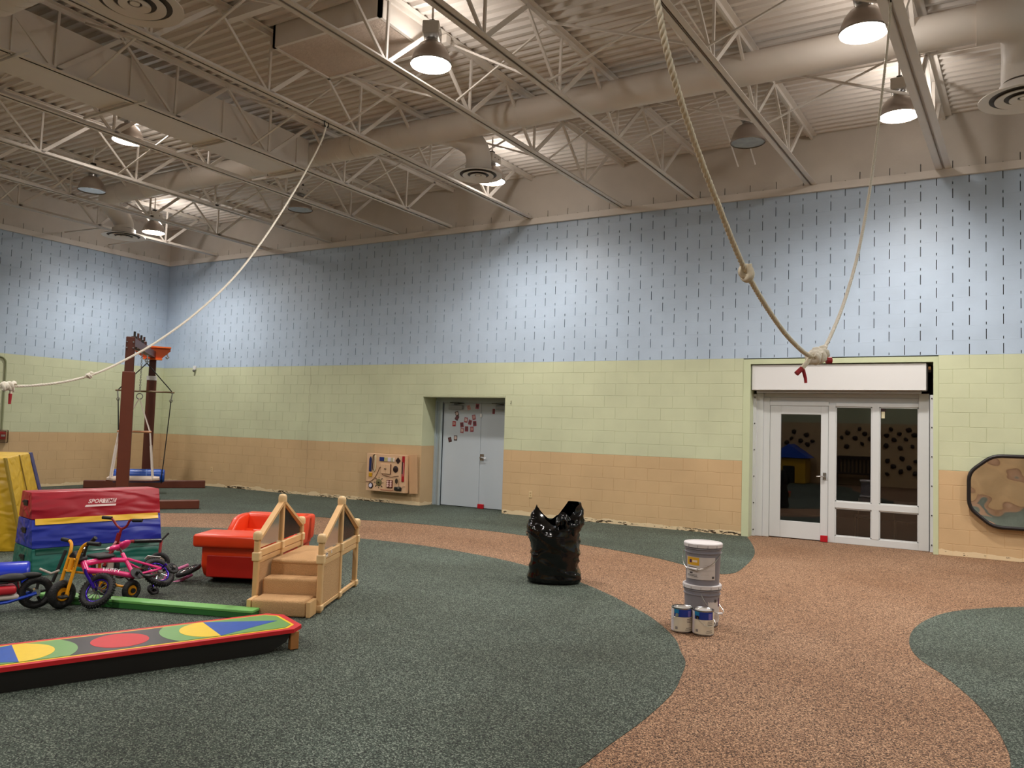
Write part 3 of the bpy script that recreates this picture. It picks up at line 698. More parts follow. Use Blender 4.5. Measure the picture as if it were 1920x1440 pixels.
def knot(t, c, ax, R, r, m, name='knot', turns=3, seed=1):
    rnd = random.Random(seed); ax = Vector(ax).normalized(); u = ax.orthogonal().normalized(); v = ax.cross(u); c = Vector(c); mb = MB()
    pts = []
    n = 14*turns
    for i in range(n+1):
        a = 2*PI*i/14; s = (i/n-.5)*2*R*1.5
        rr = R*(.85+.25*math.sin(2.3*a+seed)); pts.append(c+ax*(s+.5*R*math.sin(a*.5))+u*rr*math.cos(a)+v*rr*math.sin(a))
    mb.tube(pts, r, 8)
    mb.torus(c+ax*R*.4, (ax+u*.7), R*.8, r, 18, 8); mb.torus(c-ax*R*.5, (ax-v*.8), R*.75, r, 18, 8)
    return loose(obj(name, mb, m, t, 60), t)
# right-hand pair, both tied to the first joist and knotted together over the floor
RB = [(-1.00,1.55,5.62),(-.975,1.75,4.7),(-.95,2.02,3.9),(-.92,2.28,3.35),(-.897,2.451,3.022),(-.894,2.51,2.93),(-.888,2.61,2.822),(-.876,2.80,2.672),(-.858,3.084,2.495),(-.833,3.481,2.284),(-.80,4.011,2.121),(-.773,4.442,2.046),(-.758,4.72,2.03)]
tB, _o = rope('climbing_rope', RB, .0125, M_ROPE, 'thick beige twisted rope sagging from the top towards the glass doors')
knot(tB, (-.833, 3.481, 2.284), (0.03, .9, -.4), .028, .014, M_ROPE, turns=1, seed=3)
knot(tB, (-.755, 4.77, 2.035), (0, 1, .1), .032, .015, M_ROPEW, 'end_knot', 3, 5)
e = MB(); e.tube([(-.765, 4.70, 2.02), (-.775, 4.64, 1.985), (-.79, 4.60, 1.955)], .0125, 8); loose(obj('tail', e, M_ROPE, tB, 40), tB)
e = MB(); e.tube([(-.790, 4.60, 1.955), (-.815, 4.58, 1.925)], .0145, 10); e.tube([(-.785, 4.61, 1.95), (-.772, 4.61, 1.90), (-.770, 4.61, 1.875)], [.010, .009, .008], 8); loose(obj('red_tape', e, M_TAPE, tB, 40), tB)
RC = [(-.742,4.95,2.07),(-.724,5.247,2.229),(-.698,5.657,2.512),(-.669,6.127,2.936),(-.64,6.601,3.539),(-.62,6.913,4.068),(-.604,7.172,4.547),(-.587,7.451,5.087),(-.58,7.56,5.36),(-.578,7.60,5.55)]
tC, _o = rope('climbing_rope', RC, .0115, M_ROPEW, 'thin white rope rising from the knot to the first joist beside a lit lamp')
knot(tC, (-.745, 4.90, 2.06), (.1, 1, .25), .037, .015, M_ROPEW, 'end_knot', 3, 9)
e = MB(); e.tube([(-.712, 4.94, 2.03), (-.685, 4.955, 2.032)], .019, 10); loose(obj('red_tape', e, M_TAPE, tC, 40), tC)
e = MB(); e.torus((-.578, 7.60, 5.545), (1, .1, 0), .05, .008, 18, 8); e.cyl((-.60, 7.6, 5.6), (-.556, 7.6, 5.6), .012, n=8); loose(obj('shackle', e, M_DARK, tC, 40), tC)
# left-hand pair on the fifth joist
RA = [(-7.326,7.584,5.50),(-7.332,7.488,5.217),(-7.352,7.165,4.593),(-7.38,6.709,3.837),(-7.406,6.284,3.245),(-7.435,5.819,2.761),(-7.462,5.388,2.40),(-7.483,5.047,2.169),(-7.503,4.725,1.99),(-7.522,4.421,1.885),(-7.54,4.133,1.83),(-7.551,3.951,1.814)]
tA, _o = rope('climbing_rope', RA, .0125, M_ROPEW, 'long white rope sweeping from the fifth joist down to the left edge')
knot(tA, (-7.508, 4.66, 1.965), (0, .9, .3), .022, .012, M_ROPEW, turns=1, seed=2)
knot(tA, (-7.553, 3.92, 1.81), (0, 1, 0), .038, .016, M_ROPEW, 'end_knot', 3, 4)
e = MB(); e.tube([(-7.55, 3.96, 1.79), (-7.545, 3.95, 1.74)], .013, 8); loose(obj('tail', e, M_ROPEW, tA, 40), tA)
e = MB(); e.tube([(-7.545, 3.95, 1.745), (-7.54, 3.945, 1.65)], [.016, .012], 8); loose(obj('red_tape', e, M_TAPE, tA, 40), tA)
e = MB(); e.torus((-7.326, 7.584, 5.52), (1, .1, 0), .045, .007, 18, 8); loose(obj('shackle', e, M_DARK, tA, 40), tA)
RA2 = [(-7.556,3.86,1.80),(-7.57,3.6,1.83),(-7.60,3.1,1.98),(-7.64,2.5,2.5),(-7.68,1.9,3.5),(-7.71,1.5,4.6),(-7.72,1.4,5.62)]
tA2, _o = rope('climbing_rope', RA2, .0125, M_ROPEW, 'white rope leaving the left edge knot back up to the fifth joist')
# ================================================================ swing frame in the left corner
M_BRN = mat('brown_painted_wood', '#5e2d1c', .42, noise=.12, nscale=6); M_BRN2 = mat('brown_inner_post', '#4a2318', .42, noise=.12, nscale=6)
M_ORG = mat('orange_powder_coat', '#d2601c', .4, noise=.06)
A_, B_ = Vector((-12.42, 8.41, 0)), Vector((-15.85, 11.30, 0))
wd = Vector((.60, .80, 0)); cr = (B_-A_).normalized(); ang = math.atan2(wd.y, wd.x)
sf = thing('swing_frame', 'tall brown wooden swing frame with orange head standing in the left corner', 'swing frame', A_)
IA = Matrix.Translation(-A_)
def sp_(name, mb, m, sm=None): o = obj(name, mb, m, sf, sm); o.matrix_parent_inverse = IA; return o
def wbox(mb, c, lx, ly, z0, z1, bev=.01):
    M = Matrix.Translation(c) @ RZ(ang); mb.rbox((-lx/2, -ly/2, z0), (lx/2, ly/2, z1), bev, 1, 0, M)
for P0, zt, zs, zi in ((A_, 2.94, 2.34, .1), (B_, 2.92, 2.42, .1)):
    near = P0 is A_
    b = MB(); wbox(b, P0, .20, .15, .0, zs); sp_('lower_post', b, M_BRN)
    b = MB(); wbox(b, P0, .145, .11, zs-.05, zt); sp_('inner_post', b, M_BRN2)
    b = MB(); cc = P0+Vector((.005, 0, 0)); wbox(b, cc-cr*0.0, 2.46, .16, 0.002, .15 if near else .17); sp_('foot_beam', b, M_BRN)
b = MB(); wbox(b, B_, .215, .165, 2.40, 2.50); sp_('white_band', b, M_WHITE)
b = MB(); M = Matrix.Translation(B_+Vector((0, 0, 0))-cr*.12) @ RZ(ang)
poly = [(-.36, 3.15), (.36, 3.15), (.36, 3.07), (.17, 2.88), (-.17, 2.88), (-.36, 3.02)]
Mv = M @ Matrix.Rotation(PI/2, 4, 'X')
b.prism(poly, -.02, .02, 0, Mv); b.box((-.37, -.10, 3.13), (.37, .10, 3.16), 0, M); b.box((-.2, -.08, 2.86), (.2, .08, 2.885), 0, M)
sp_('orange_head', b, M_ORG)
b = MB(); h0 = B_-cr*.12+wd*.30; b.tube([h0+Vector((0, 0, 3.05)), h0+Vector((0, 0, 2.98)), h0+wd*.03+Vector((0, 0, 2.93)), h0+Vector((0, 0, 2.90)), h0-wd*.03+Vector((0, 0, 2.93))], .018, 8); sp_('hook', b, M_CHROME, 40)
b = MB(); p0 = A_+Vector((0, 0, 2.86)); p1 = B_+Vector((0, 0, 2.98)); b.strip(p0, p1, .12, .14); sp_('cross_beam', b, mat('dark_red_beam', '#6b1f1a', .45, noise=.1))
for k in range(4):
    c = A_.lerp(B_, .12+.13*k)+Vector((0, 0, 2.87+.10*k/4)); b = MB(); wbox(b, c-Vector((0, 0, c.z)), .10, .16, c.z-.09, c.z+.13); b.cyl(c+Vector((0, 0, .13)), c+Vector((0, 0, .22)), .02, n=8); sp_('clamp', b, M_BRN2 if k % 2 else M_DARK)
for z in (2.75, 2.85):
    b = MB(); pa = A_-Vector((cr.x, cr.y, 0))*.06+Vector((0, 0, z)); 
    for s in (-1, 1): b.cyl(pa+wd*.05*s, pa+wd*.05*s-cr*.012, .012, n=8)
    sp_('bolt', b, M_CHROME)
b = MB(); c = A_-cr*.08; M = Matrix.Translation(c) @ RZ(ang); b.rbox((-.06, -.008, .36), (.06, .004, .385), .003, 1, 0, M); sp_('name_plate', b, M_DARK)
# white platform swing
M_SWR = mat('white_swing_rope', '#d8ccc4', .7, noise=.05); M_DOWEL = mat('swing_dowel_wood', '#b0784e', .5, noise=.12); M_BROPE = mat('black_swing_rope', '#15130f', .7, noise=.1)
S1 = A_.lerp(B_, .40); IS = Matrix.Translation(-S1)
ps = thing('platform_swing', 'pale wooden platform swing on white ropes hanging in the brown frame', 'swing', S1)
def pp(name, mb, m, sm=None): o = obj(name, mb, m, ps, sm); o.matrix_parent_inverse = IS; return o
up = lambda v, z: Vector((v.x, v.y, z))
c1 = S1+wd*.02
b = MB(); 
for k in range(16):
    z0 = 2.86-k*.052; b.torus((c1.x, c1.y, z0), (1, .2, 0) if k % 2 else (0.2, 1, 0), .020, .006, 10, 6)
pp('chain', b, M_CHROME, 40)
b = MB(); b.torus((c1.x, c1.y, 1.97), wd.cross(Vector((0, 0, 1))), .055, .009, 16, 6); pp('carabiner', b, M_CHROME, 40)
Mp = Matrix.Translation(S1) @ RZ(ang)
for s in (-1, 1):
    b = MB(); b.cyl(Mp @ Vector((-.32, s*.23, 1.29)), Mp @ Vector((.26, s*.23, 1.29)), .018, n=10); pp('spreader_bar', b, M_DOWEL, 40)
for sx in (-1, 1):
    for sy in (-1, 1):
        e0 = Mp @ Vector((sx*.27-.03, sy*.23, 1.29)); b = MB(); b.cyl((c1.x, c1.y, 1.93), e0, .009, n=8); pp('upper_rope', b, M_SWR, 40)
        e1 = Mp @ Vector((sx*.36-.03, sy*.30, .42)); b = MB(); b.cyl(e0, e0.lerp(e1, .3), .010, n=8); b.cyl(e0.lerp(e1, .3), e1, .017, n=8); pp('lower_rope', b, M_SWR, 40)
b = MB(); oct_ = [(-.45,-.22),(-.33,-.36),(.33,-.36),(.45,-.22),(.45,.22),(.33,.36),(-.33,.36),(-.45,.22)]
b.prism(oct_, .38, .42, 0, Mp); pl = pp('platform', b, mat('platform_carpet', '#cdb9aa', .8, noise=.1))
b = MB(); b.prism([(x*1.02, y*1.02) for x, y in oct_], .365, .385, 0, Mp); pp('platform_rim', b, M_BRN)
# blue bolster swing
S2 = A_.lerp(B_, .70); IS2 = Matrix.Translation(-S2); M2 = Matrix.Translation(S2) @ RZ(ang)
bs = thing('bolster_swing', 'blue padded bolster swing on black ropes behind the platform swing', 'swing', S2)
def p2_(name, mb, m, sm=None): o = obj(name, mb, m, bs, sm); o.matrix_parent_inverse = IS2; return o
M_BLUV = mat('blue_vinyl', '#1f4fae', .3, noise=.06, bump=.06, bscale=12)
Mr = M2 @ Matrix.Translation((0, 0, .36)) @ Matrix.Rotation(PI/2, 4, 'Y')
b = MB(); b.lathe([(0, -.52), (.11, -.52), (.135, -.50), (.14, -.46), (.14, .40), (.135, .44), (.11, .46), (0, .46)], 28, 0, Mr, False, False); p2_('bolster', b, M_BLUV, 40)
b = MB(); b.lathe([(.1415, .10), (.1425, .11), (.1415, .12)], 28, 0, Mr, False, False); p2_('seam', b, mat('blue_seam', '#5e86cf', .4, noise=.05), 40)
b = MB(); b.cyl(M2 @ Vector((-.56, 0, 2.11)), M2 @ Vector((.56, 0, 2.11)), .018, n=10); p2_('spreader_bar', b, mat('dark_dowel', '#6a5230', .5, noise=.12), 40)
ap = M2 @ Vector((.0, 0, 2.70))
b = MB(); b.tube([ap+Vector((0, 0, .2)), ap], .012, 8); b.torus(ap+Vector((0, 0, .06)), wd.cross(Vector((0, 0, 1))), .04, .009, 16, 6); p2_('hanger', b, M_CHROME, 40)
for s in (-1, 1):
    e0 = M2 @ Vector((s*.52, 0, 2.11)); b = MB(); b.cyl(ap, e0, .011, n=8); p2_('upper_rope', b, M_BROPE, 40)
    e1 = M2 @ Vector((s*.50, 0, 1.93)); b = MB(); b.cyl(e0, e1, .014, n=8); b.torus(e1, wd.cross(Vector((0, 0, 1))), .03, .007, 14, 6); p2_('swivel', b, M_CHROME, 40)
    for sy in (-1, 1):
        b = MB(); b.tube([e1, M2 @ Vector((s*.42, sy*.11, .62)), M2 @ Vector((s*.40, sy*.145, .36)), M2 @ Vector((s*.40, sy*.10, .25)), M2 @ Vector((s*.40, 0, .205))], .010, 6); p2_('lower_rope', b, M_BROPE, 40)
    b = MB(); b.cyl(M2 @ Vector((s*.42-.05, -.10, .72)), M2 @ Vector((s*.42-.05, .10, .72)), .012, n=8); p2_('rope_spreader', b, M_DOWEL, 40)
# ================================================================ things on the floor
def W(t):
    """part builder taking world coordinates"""
    I = t.matrix_basis.inverted() if hasattr(t, 'matrix_basis') else Matrix.Translation(-Vector(t.location))
    def part(name, mb, m, sm=None, parent=None, label=None):
        o = obj(name, mb, m, parent or t, sm); o.matrix_parent_inverse = I if parent is None else Matrix.Identity(4)
        if label: o['label'] = label
        return o
    return part
# ---- vaulting box: three foam sections
VA = math.radians(76.8); VT = .241; VW = .676; VL = 1.25
def vsec(z0, z1, b=.012, ex=0.0):
    mb = MB(); bm = bmesh.new()
    vs = []
    for z in (z0, z1):
        i = VT*z
        for x, y in ((0, i), (VL, i), (VL, VW-i), (0, VW-i)): vs.append(bm.verts.new((x, y, z)))
    for f in ((3,2,1,0),(4,5,6,7),(0,1,5,4),(1,2,6,5),(2,3,7,6),(3,0,4,7)): bm.faces.new([vs[k] for k in f])
    bmesh.ops.bevel(bm, geom=bm.edges[:], offset=b, segments=2, affect='EDGES', profile=.6)
    bm.verts.index_update(); mb.add([v.co[:] for v in bm.verts], [[v.index for v in f.verts] for f in bm.faces]); bm.free(); return mb
def vinyl(name, col, b=.35):
    m = mat(name, col, .36, noise=.10, nscale=4, bump=b, bscale=3.2)
    nt = m.node_tree                                   # long soft diagonal wrinkles
    tc = nt.nodes.new('ShaderNodeTexCoord'); mp = nt.nodes.new('ShaderNodeMapping'); mp.inputs['Scale'].default_value = (1.3, 4.0, 5.0); mp.inputs['Rotation'].default_value = (0, .5, 0)
    nt.links.new(tc.outputs['Object'], mp.inputs[0])
    for n in nt.nodes:
        if n.type == 'BUMP':
            n.inputs['Distance'].default_value = .06; n.inputs['Strength'].default_value = b*1.6
            s = n.inputs['Height'].links[0].from_node; s.inputs['Scale'].default_value = 1.9; s.inputs['Distortion'].default_value = .8; s.inputs['Detail'].default_value = .6
            nt.links.new(mp.outputs[0], s.inputs['Vector'])
    return m
M_VR, M_VB, M_VG, M_VY = vinyl('red_vinyl', '#a3182a'), vinyl('royal_blue_vinyl', '#1d2f9a'), vinyl('green_vinyl', '#0d6154'), vinyl('yellow_vinyl', '#e3b52a')
VO = (-7.784, 4.387, .004)
def vface(x, z, out=.0): return Vector((x, VT*z-out, z))
for nm, z0, z1, m, lab in (('foam_vault_section', 0, .251, M_VG, 'green bottom section of the stacked foam vaulting box'), ('foam_vault_section', .254, .527, M_VB, 'blue middle section of the stacked foam vaulting box'), ('foam_vault_section', .530, .791, M_VR, 'red top section of the stacked foam vaulting box with white lettering')):
    t = thing(nm, lab, 'vault section', VO, VA, 'foam vaulting box sections')
    obj('foam_body', vsec(z0, z1), m, t, 50)
    zc = (z0+z1)/2+.02; b = MB(); yc = VW/2
    b.rbox((-.006, yc-.06, zc-.028), (.02, yc+.06, zc+.028), .004); obj('hand_hole', b, M_BLACK, t)
    b = MB(); b.strip((-.008, yc-.075, zc+.02), (-.008, yc+.075, zc+.005), .008, .02, up=(0, 0, 1)); obj('hand_strap', b, mat('dark_strap', '#23191a', .7, noise=.1), t)
    if m is M_VR:
        b = MB(); z_, zz = .497, .530; p_ = [vface(.03, .535, .004), vface(VL-.03, .535, .004), vface(VL-.03, .478, .010), vface(.03, .478, .010)]
        b.add([*p_]+[v+Vector((0, .006, 0)) for v in p_], [(3,2,1,0),(4,5,6,7),(0,1,5,4),(1,2,6,5),(2,3,7,6),(3,0,4,7)]); obj('yellow_flap', b, M_VY, t)
        ny = Vector((0, VT, 1)).normalized(); nz = Vector((1, 0, 0)).cross(ny)
        def onface(x, z, out): v = vface(x, z)+nz*out; return Matrix(((1, ny.x, nz.x, v.x), (0, ny.y, nz.y, v.y), (0, ny.z, nz.z, v.z), (0, 0, 0, 1)))
        M_LET = mat('white_lettering', '#f1d6d4', .45, noise=.03); M_LETR = mat('red_lettering', '#8c1322', .45, noise=.03)
        obj('lettering', text_mesh('SPOR', .058, .35, .0012), M_LET, t, M=onface(.585, .682, .003))
        b = MB(); b.prism([(-.074, -.021), (.060, -.021), (.076, .024), (-.058, .024)], -.0006, .0006); obj('lettering_panel', b, M_LET, t, M=onface(.725, .682, .0028))
        obj('lettering', text_mesh('TIME', .054, .35, .0008), M_LETR, t, M=onface(.725, .682, .0042))
        b = MB(); b.prism([(-.165, -.011), (.135, -.011), (.143, .009), (-.155, .009)], -.0006, .0006); obj('underline', b, M_LET, t, M=onface(.650, .640, .003))
    if m is M_VG:
        b = MB(); p_ = [vface(.03, .253, .004), vface(VL-.02, .253, .004), vface(VL-.02, .198, .008), vface(.03, .198, .008)]
        b.add([*p_]+[v+Vector((0, .006, 0)) for v in p_], [(3,2,1,0),(4,5,6,7),(0,1,5,4),(1,2,6,5),(2,3,7,6),(3,0,4,7)]); obj('quilted_flap', b, vinyl('dark_green_vinyl', '#0a4a3c', .6), t)
# ---- tall yellow wedge mat standing behind it
t = thing('wedge_mat', 'tall yellow and blue wedge mat standing at the left edge', 'mat', (-10.0, 5.2, .004)); pt = W(t)
b = MB(); bm = bmesh.new()
Fb, Rb, Ft, Rt = Vector((-9.30, 5.10, .004)), Vector((-10.35, 6.05, .004)), Vector((-9.55, 4.98, 1.05)), Vector((-10.70, 5.92, 1.06))
pd = Vector((-.62, -.72, 0)); vs = [bm.verts.new(v) for v in (Fb, Rb, Rb+pd*.75, Fb+pd*.75, Ft, Rt, Rt+pd*.5, Ft+pd*.5)]
for f in ((3,2,1,0),(4,5,6,7),(0,1,5,4),(1,2,6,5),(2,3,7,6),(3,0,4,7)): bm.faces.new([vs[k] for k in f])
bmesh.ops.bevel(bm, geom=bm.edges[:], offset=.02, segments=2, affect='EDGES', profile=.6); bm.verts.index_update()
b.add([v.co[:] for v in bm.verts], [[v.index for v in f.verts] for f in bm.faces]); bm.free()
pt('mat_body', b, vinyl('dull_yellow_vinyl', '#c9a21f', .2), 50)
b = MB(); nrm = Vector((.66, .75, 0)); q0, q1 = Rb.lerp(Fb, .10), Rt.lerp(Ft, .10); q2, q3 = Rb.lerp(Fb, -.01), Rt.lerp(Ft, -.01)
b.add([v+nrm*.006 for v in (q0, q2, q3, q1)]+[v-nrm*.02 for v in (q0, q2, q3, q1)], [(3,2,1,0),(4,5,6,7),(0,1,5,4),(1,2,6,5),(2,3,7,6),(3,0,4,7)]); pt('blue_edge', b, vinyl('navy_vinyl', '#202a6e', .2))
b = MB(); b.strip(Fb.lerp(Rb, .5)+nrm*.004, Ft.lerp(Rt, .5)+nrm*.004, .012, .012, up=nrm); pt('centre_seam', b, mat('olive_seam', '#7d6616', .6, noise=.1))
b = MB(); b.strip(Fb+nrm*.01+Vector((0, 0, .02)), Ft+nrm*.01, .09, .02, up=nrm); pt('corner_band', b, mat('olive_band', '#8a7212', .5, noise=.1))
# ---- painted balance board
BA = math.atan2(.921, .39)
t = thing('painted_balance_board', 'painted wooden balance board with red rim, circles and blue triangles', 'balance board', (-4.64, 3.19, .004), BA)
def rrect(hx, hy, c): return [(-hx+c, -hy), (hx-c, -hy), (hx, -hy+c), (hx, hy-c), (hx-c, hy), (-hx+c, hy), (-hx, hy-c), (-hx, -hy+c)]
Zp = .148
pr = lambda n, poly, z, m, h=.0012: obj(n, MB().prism(poly, z, z+h), m, t)
P_RED, P_YEL, P_GRN, P_BLU, P_BLK = mat('board_red', '#c41a24', .5, noise=.08), mat('board_yellow', '#e6c325', .4, noise=.06), mat('board_green', '#6a9a55', .4, noise=.08), mat('board_blue', '#1d4fa8', .4, noise=.14, nscale=25), mat('board_black', '#191616', .4, noise=.1)
obj('top_plate', MB().prism(rrect(1.13, .262, .09), Zp-.026, Zp), P_RED, t)
pr('yellow_border', rrect(1.085, .222, .075), Zp, P_YEL); pr('black_field', rrect(1.065, .204, .066), Zp+.0012, P_BLK)
circ = lambda cx, r, a0, a1, ym, n=28: [(cx+r*math.cos(a0+(a1-a0)*k/n), max(-ym, min(ym, r*math.sin(a0+(a1-a0)*k/n)))) for k in range(n+1)]
pr('red_disc', circ(0, .168, 0, 2*PI, 1)[:-1], Zp+.0024, P_RED)
for s in (1, -1):
    fl_ = lambda poly: [(s*x, y) for x, y in (poly if s > 0 else reversed(poly))]
    gpoly = circ(.565, .325, PI/2+.0, 3*PI/2, .203)+[(.999, -.203), (1.064, -.138), (1.064, .138), (.999, .203)]
    pr('green_field', fl_(gpoly), Zp+.0024, P_GRN); pr('yellow_half_disc', fl_(circ(.565, .203, PI/2, 3*PI/2, 1)), Zp+.0036, P_YEL)
    pr('blue_triangle', fl_([(.565, -.203), (1.02, .0), (.565, .203)]), Zp+.0036, P_BLU)
side = [(-1.03, Zp-.027), (-1.0, .06), (-.88, .012), (-.8, 0), (.80, 0), (.90, .014), (1.0, .06), (1.03, Zp-.027)]
Mx = Matrix.Rotation(PI/2, 4, 'X')
for yy in (-.235, .215): obj('side_board', MB().prism(side, -.02, 0, 0, Matrix.Translation((0, yy+.02 if yy > 0 else yy, 0)) @ Mx), P_BLK, t)
M_PINE = mat('raw_wood_block', '#a8703c', .6, noise=.15, nscale=14)
for sx in (-1, 1):
    for yy in (-.235, .19): obj('foot_block', MB().rbox((sx*1.06-.03, yy, 0), (sx*1.06+.03, yy+.045, Zp-.026), .004), M_PINE, t)
# ---- green balance beam
t = thing('balance_beam', 'long low green wooden balance beam on the floor', 'balance beam', (-5.82, 4.217, .004), math.atan2(.325, .945))
obj('top_plank', MB().rbox((-.975, -.062, .045), (.975, .062, .068), .004), mat('beam_light_green', '#6fb05c', .4, noise=.08, nscale=6), t)
obj('side_rail', MB().rbox((-.97, -.058, .0), (.97, .058, .0455), .004), mat('beam_dark_green', '#2f6b33', .45, noise=.08, nscale=6), t)
# ---- orange plastic rocker
OW = math.atan2(.43, .90)
t = thing('plastic_rocker', 'big orange-red plastic rocking toy with bench seat behind the wooden steps', 'rocking toy', (-6.38, 5.09, .004), OW)
M_ORP, M_ORD = mat('orange_plastic', '#dd3d14', .34, noise=.03, nscale=2), mat('orange_plastic_inset', '#b81d12', .4, noise=.04)
def oprism(poly, x0, x1, bev=.03, seg=3):
    """profile in (y, z) swept along x, edges rounded"""
    bm = bmesh.new(); a = [bm.verts.new((x0, y, z)) for y, z in poly]; c = [bm.verts.new((x1, y, z)) for y, z in poly]; n = len(poly)
    bm.faces.new(a[::-1]); bm.faces.new(c)
    for i in range(n): bm.faces.new((a[i], a[(i+1) % n], c[(i+1) % n], c[i]))
    bmesh.ops.recalc_face_normals(bm, faces=bm.faces[:])
    bmesh.ops.bevel(bm, geom=bm.edges[:], offset=bev, segments=seg, affect='EDGES', profile=.5, clamp_overlap=True); bm.verts.index_update()
    mb = MB(); mb.add([v.co[:] for v in bm.verts], [[v.index for v in f.verts] for f in bm.faces]); bm.free(); return mb
hull = [(.06, .40), (.06, .16), (.12, .06), (.30, .0), (1.0, .0), (1.20, .06), (1.26, .16), (1.26, .40), (1.0, .40), (.9, .26), (.5, .26), (.40, .40)]
obj('hull', oprism(hull, .05, .72), M_ORP, t, 50)
obj('front_deck', MB().rbox((-.01, -.01, .345), (.77, .40, .47), .03, 3), M_ORP, t, 50)
back = [(.98, .24), (1.30, .30), (1.33, .46), (1.33, .55), (1.27, .55), (1.17, .40), (1.06, .31)]
obj('back_rest', oprism([(1.03, .24), (1.30, .30), (1.33, .46), (1.33, .555), (1.10, .555), (1.08, .46)], .0, .75, .03), M_ORP, t, 50)
for x0 in (-.0, .67):
    arm = [(.40, .30), (.52, .30), (.62, .33), (.74, .44), (.86, .53), (1.0, .555), (1.2, .555), (1.2, .26), (.40, .26)]
    obj('arm_wall', oprism(arm, x0, x0+.08, .022, 2), M_ORP, t, 50)
obj('side_recess', MB().rbox((.11, .0575, .06), (.66, .08, .27), .01, 2), M_ORD, t)
obj('seat_pad', MB().ball((.36, .78, .285), .17, 10, 0, None, (1.2, .9, .28)), mat('red_seat_pad', '#c3142c', .35, noise=.05), t, 60)
# ---- wooden play steps with rails
SA = math.atan2(.44, .90)
st = thing('wooden_play_steps', 'maple wooden play steps with carpeted treads, posts and clear side panels', 'play steps', (-4.878, 4.844, .004), SA)
M_MAP = mat('maple_wood', '#d9b07c', .42, noise=.10, nscale=9); M_MAPC = mat('maple_connector', '#e2c08f', .38, noise=.06, nscale=9)
M_CARP = mat('tan_carpet', '#c99f70', .95, noise=.22, nscale=140, bump=.6, bscale=160)
M_ACR = clear_mat('clear_acrylic', (.95, .92, .90), 1.16, .12, .03)
HX = .273
for sx in (-1, 1):
    for yy, h in ((0, .605), (.55, .87), (1.10, .61)):
        z0 = 0
        p_ = obj('post', MB().rbox((sx*HX-.022, yy-.022, z0), (sx*HX+.022, yy+.022, h), .006), M_MAP, st)
        capm = MB().lathe([(.037, 0), (.038, .03), (.036, .05), (.028, .064), (.012, .07), (0, .07)], 20, 0, Matrix.Translation((sx*HX, yy, h-.028)), True, False)
        obj('post_cap', capm, M_MAPC, p_, 50)
        for zc in ((.015, .42) if yy > 0 else (.015, .40)):
            obj('connector', MB().rbox((sx*HX-.033, yy-.033, zc), (sx*HX+.033, yy+.033, zc+.075 if zc > .1 else zc+.05), .01, 2), M_MAPC, p_)
    for y0, y1, za, zb in ((0, .55, .57, .845), (1.10, .55, .57, .845)):
        obj('hand_rail', MB().strip((sx*HX, y0, za), (sx*HX, y1, zb), .026, .05, up=(1, 0, 0)), M_MAP, st)
        ya, yb = min(y0, y1), max(y0, y1)
        pan = [(y0+(.02 if y1 > y0 else -.02), .50), (y1-(.02 if y1 > y0 else -.02), .50), (y1-(.02 if y1 > y0 else -.02), zb-.03), (y0+(.02 if y1 > y0 else -.02), za-.03)]
        mbp = MB(); vv = [(sx*HX-.0015, y, z) for y, z in pan]+[(sx*HX+.0015, y, z) for y, z in pan]
        mbp.add(vv, [(0,1,2,3),(7,6,5,4),(0,4,5,1),(1,5,6,2),(2,6,7,3),(3,7,4,0)]); obj('clear_panel', mbp, M_ACR, st)
        obj('side_board', MB().rbox((sx*HX-.014, ya+.022, .425), (sx*HX+.014, yb-.022, .485), .004), M_MAP, st)
        obj('side_board', MB().rbox((sx*HX-.012, ya+.022, .375), (sx*HX+.012, yb-.022, .42), .004), M_MAP, st)
        obj('bottom_rail', MB().rbox((sx*HX-.014, ya+.022, .02), (sx*HX+.014, yb-.022, .055), .004), M_MAP, st)
    obj('carpet_side_panel', MB().rbox((sx*HX-.010, .03, .055), (sx*HX+.010, .53, .375), .004), M_CARP, st)
    obj('step_cheek', MB().rbox((sx*.245-.018, -.20, .0), (sx*.245+.018, -.035, .125), .004), M_MAP, st)
for k, (y0, y1, z) in enumerate(((-.205, .06, .13), (.05, .25, .255), (.235, 1.08, .38))):
    hx = .225 if k == 0 else .238
    obj('carpet_step', MB().rbox((-hx, y0, 0.0 if k < 1 else (.02 if k < 2 else .335)), (hx, y1, z), .022, 3), M_CARP, st, 60)
obj('carpet_riser', MB().rbox((-.238, .24, .03), (.238, .262, .345), .004), M_CARP, st)
b = MB(); b.rbox((HX+.0145, .07, .44), (HX+.0165, .14, .475), .001); obj('maker_label', b, mat('label_pale', '#e6d6cc', .5, noise=.15, nscale=90), st)
b = MB(); b.rbox((HX+.0160, .075, .462), (HX+.0172, .125, .470), .0005); obj('label_print', b, M_BLACK, st)
b = MB(); b.rbox((HX+.0145, .23, .45), (HX+.0165, .255, .475), .001); obj('small_mark', b, MATS['label_pale'], st)
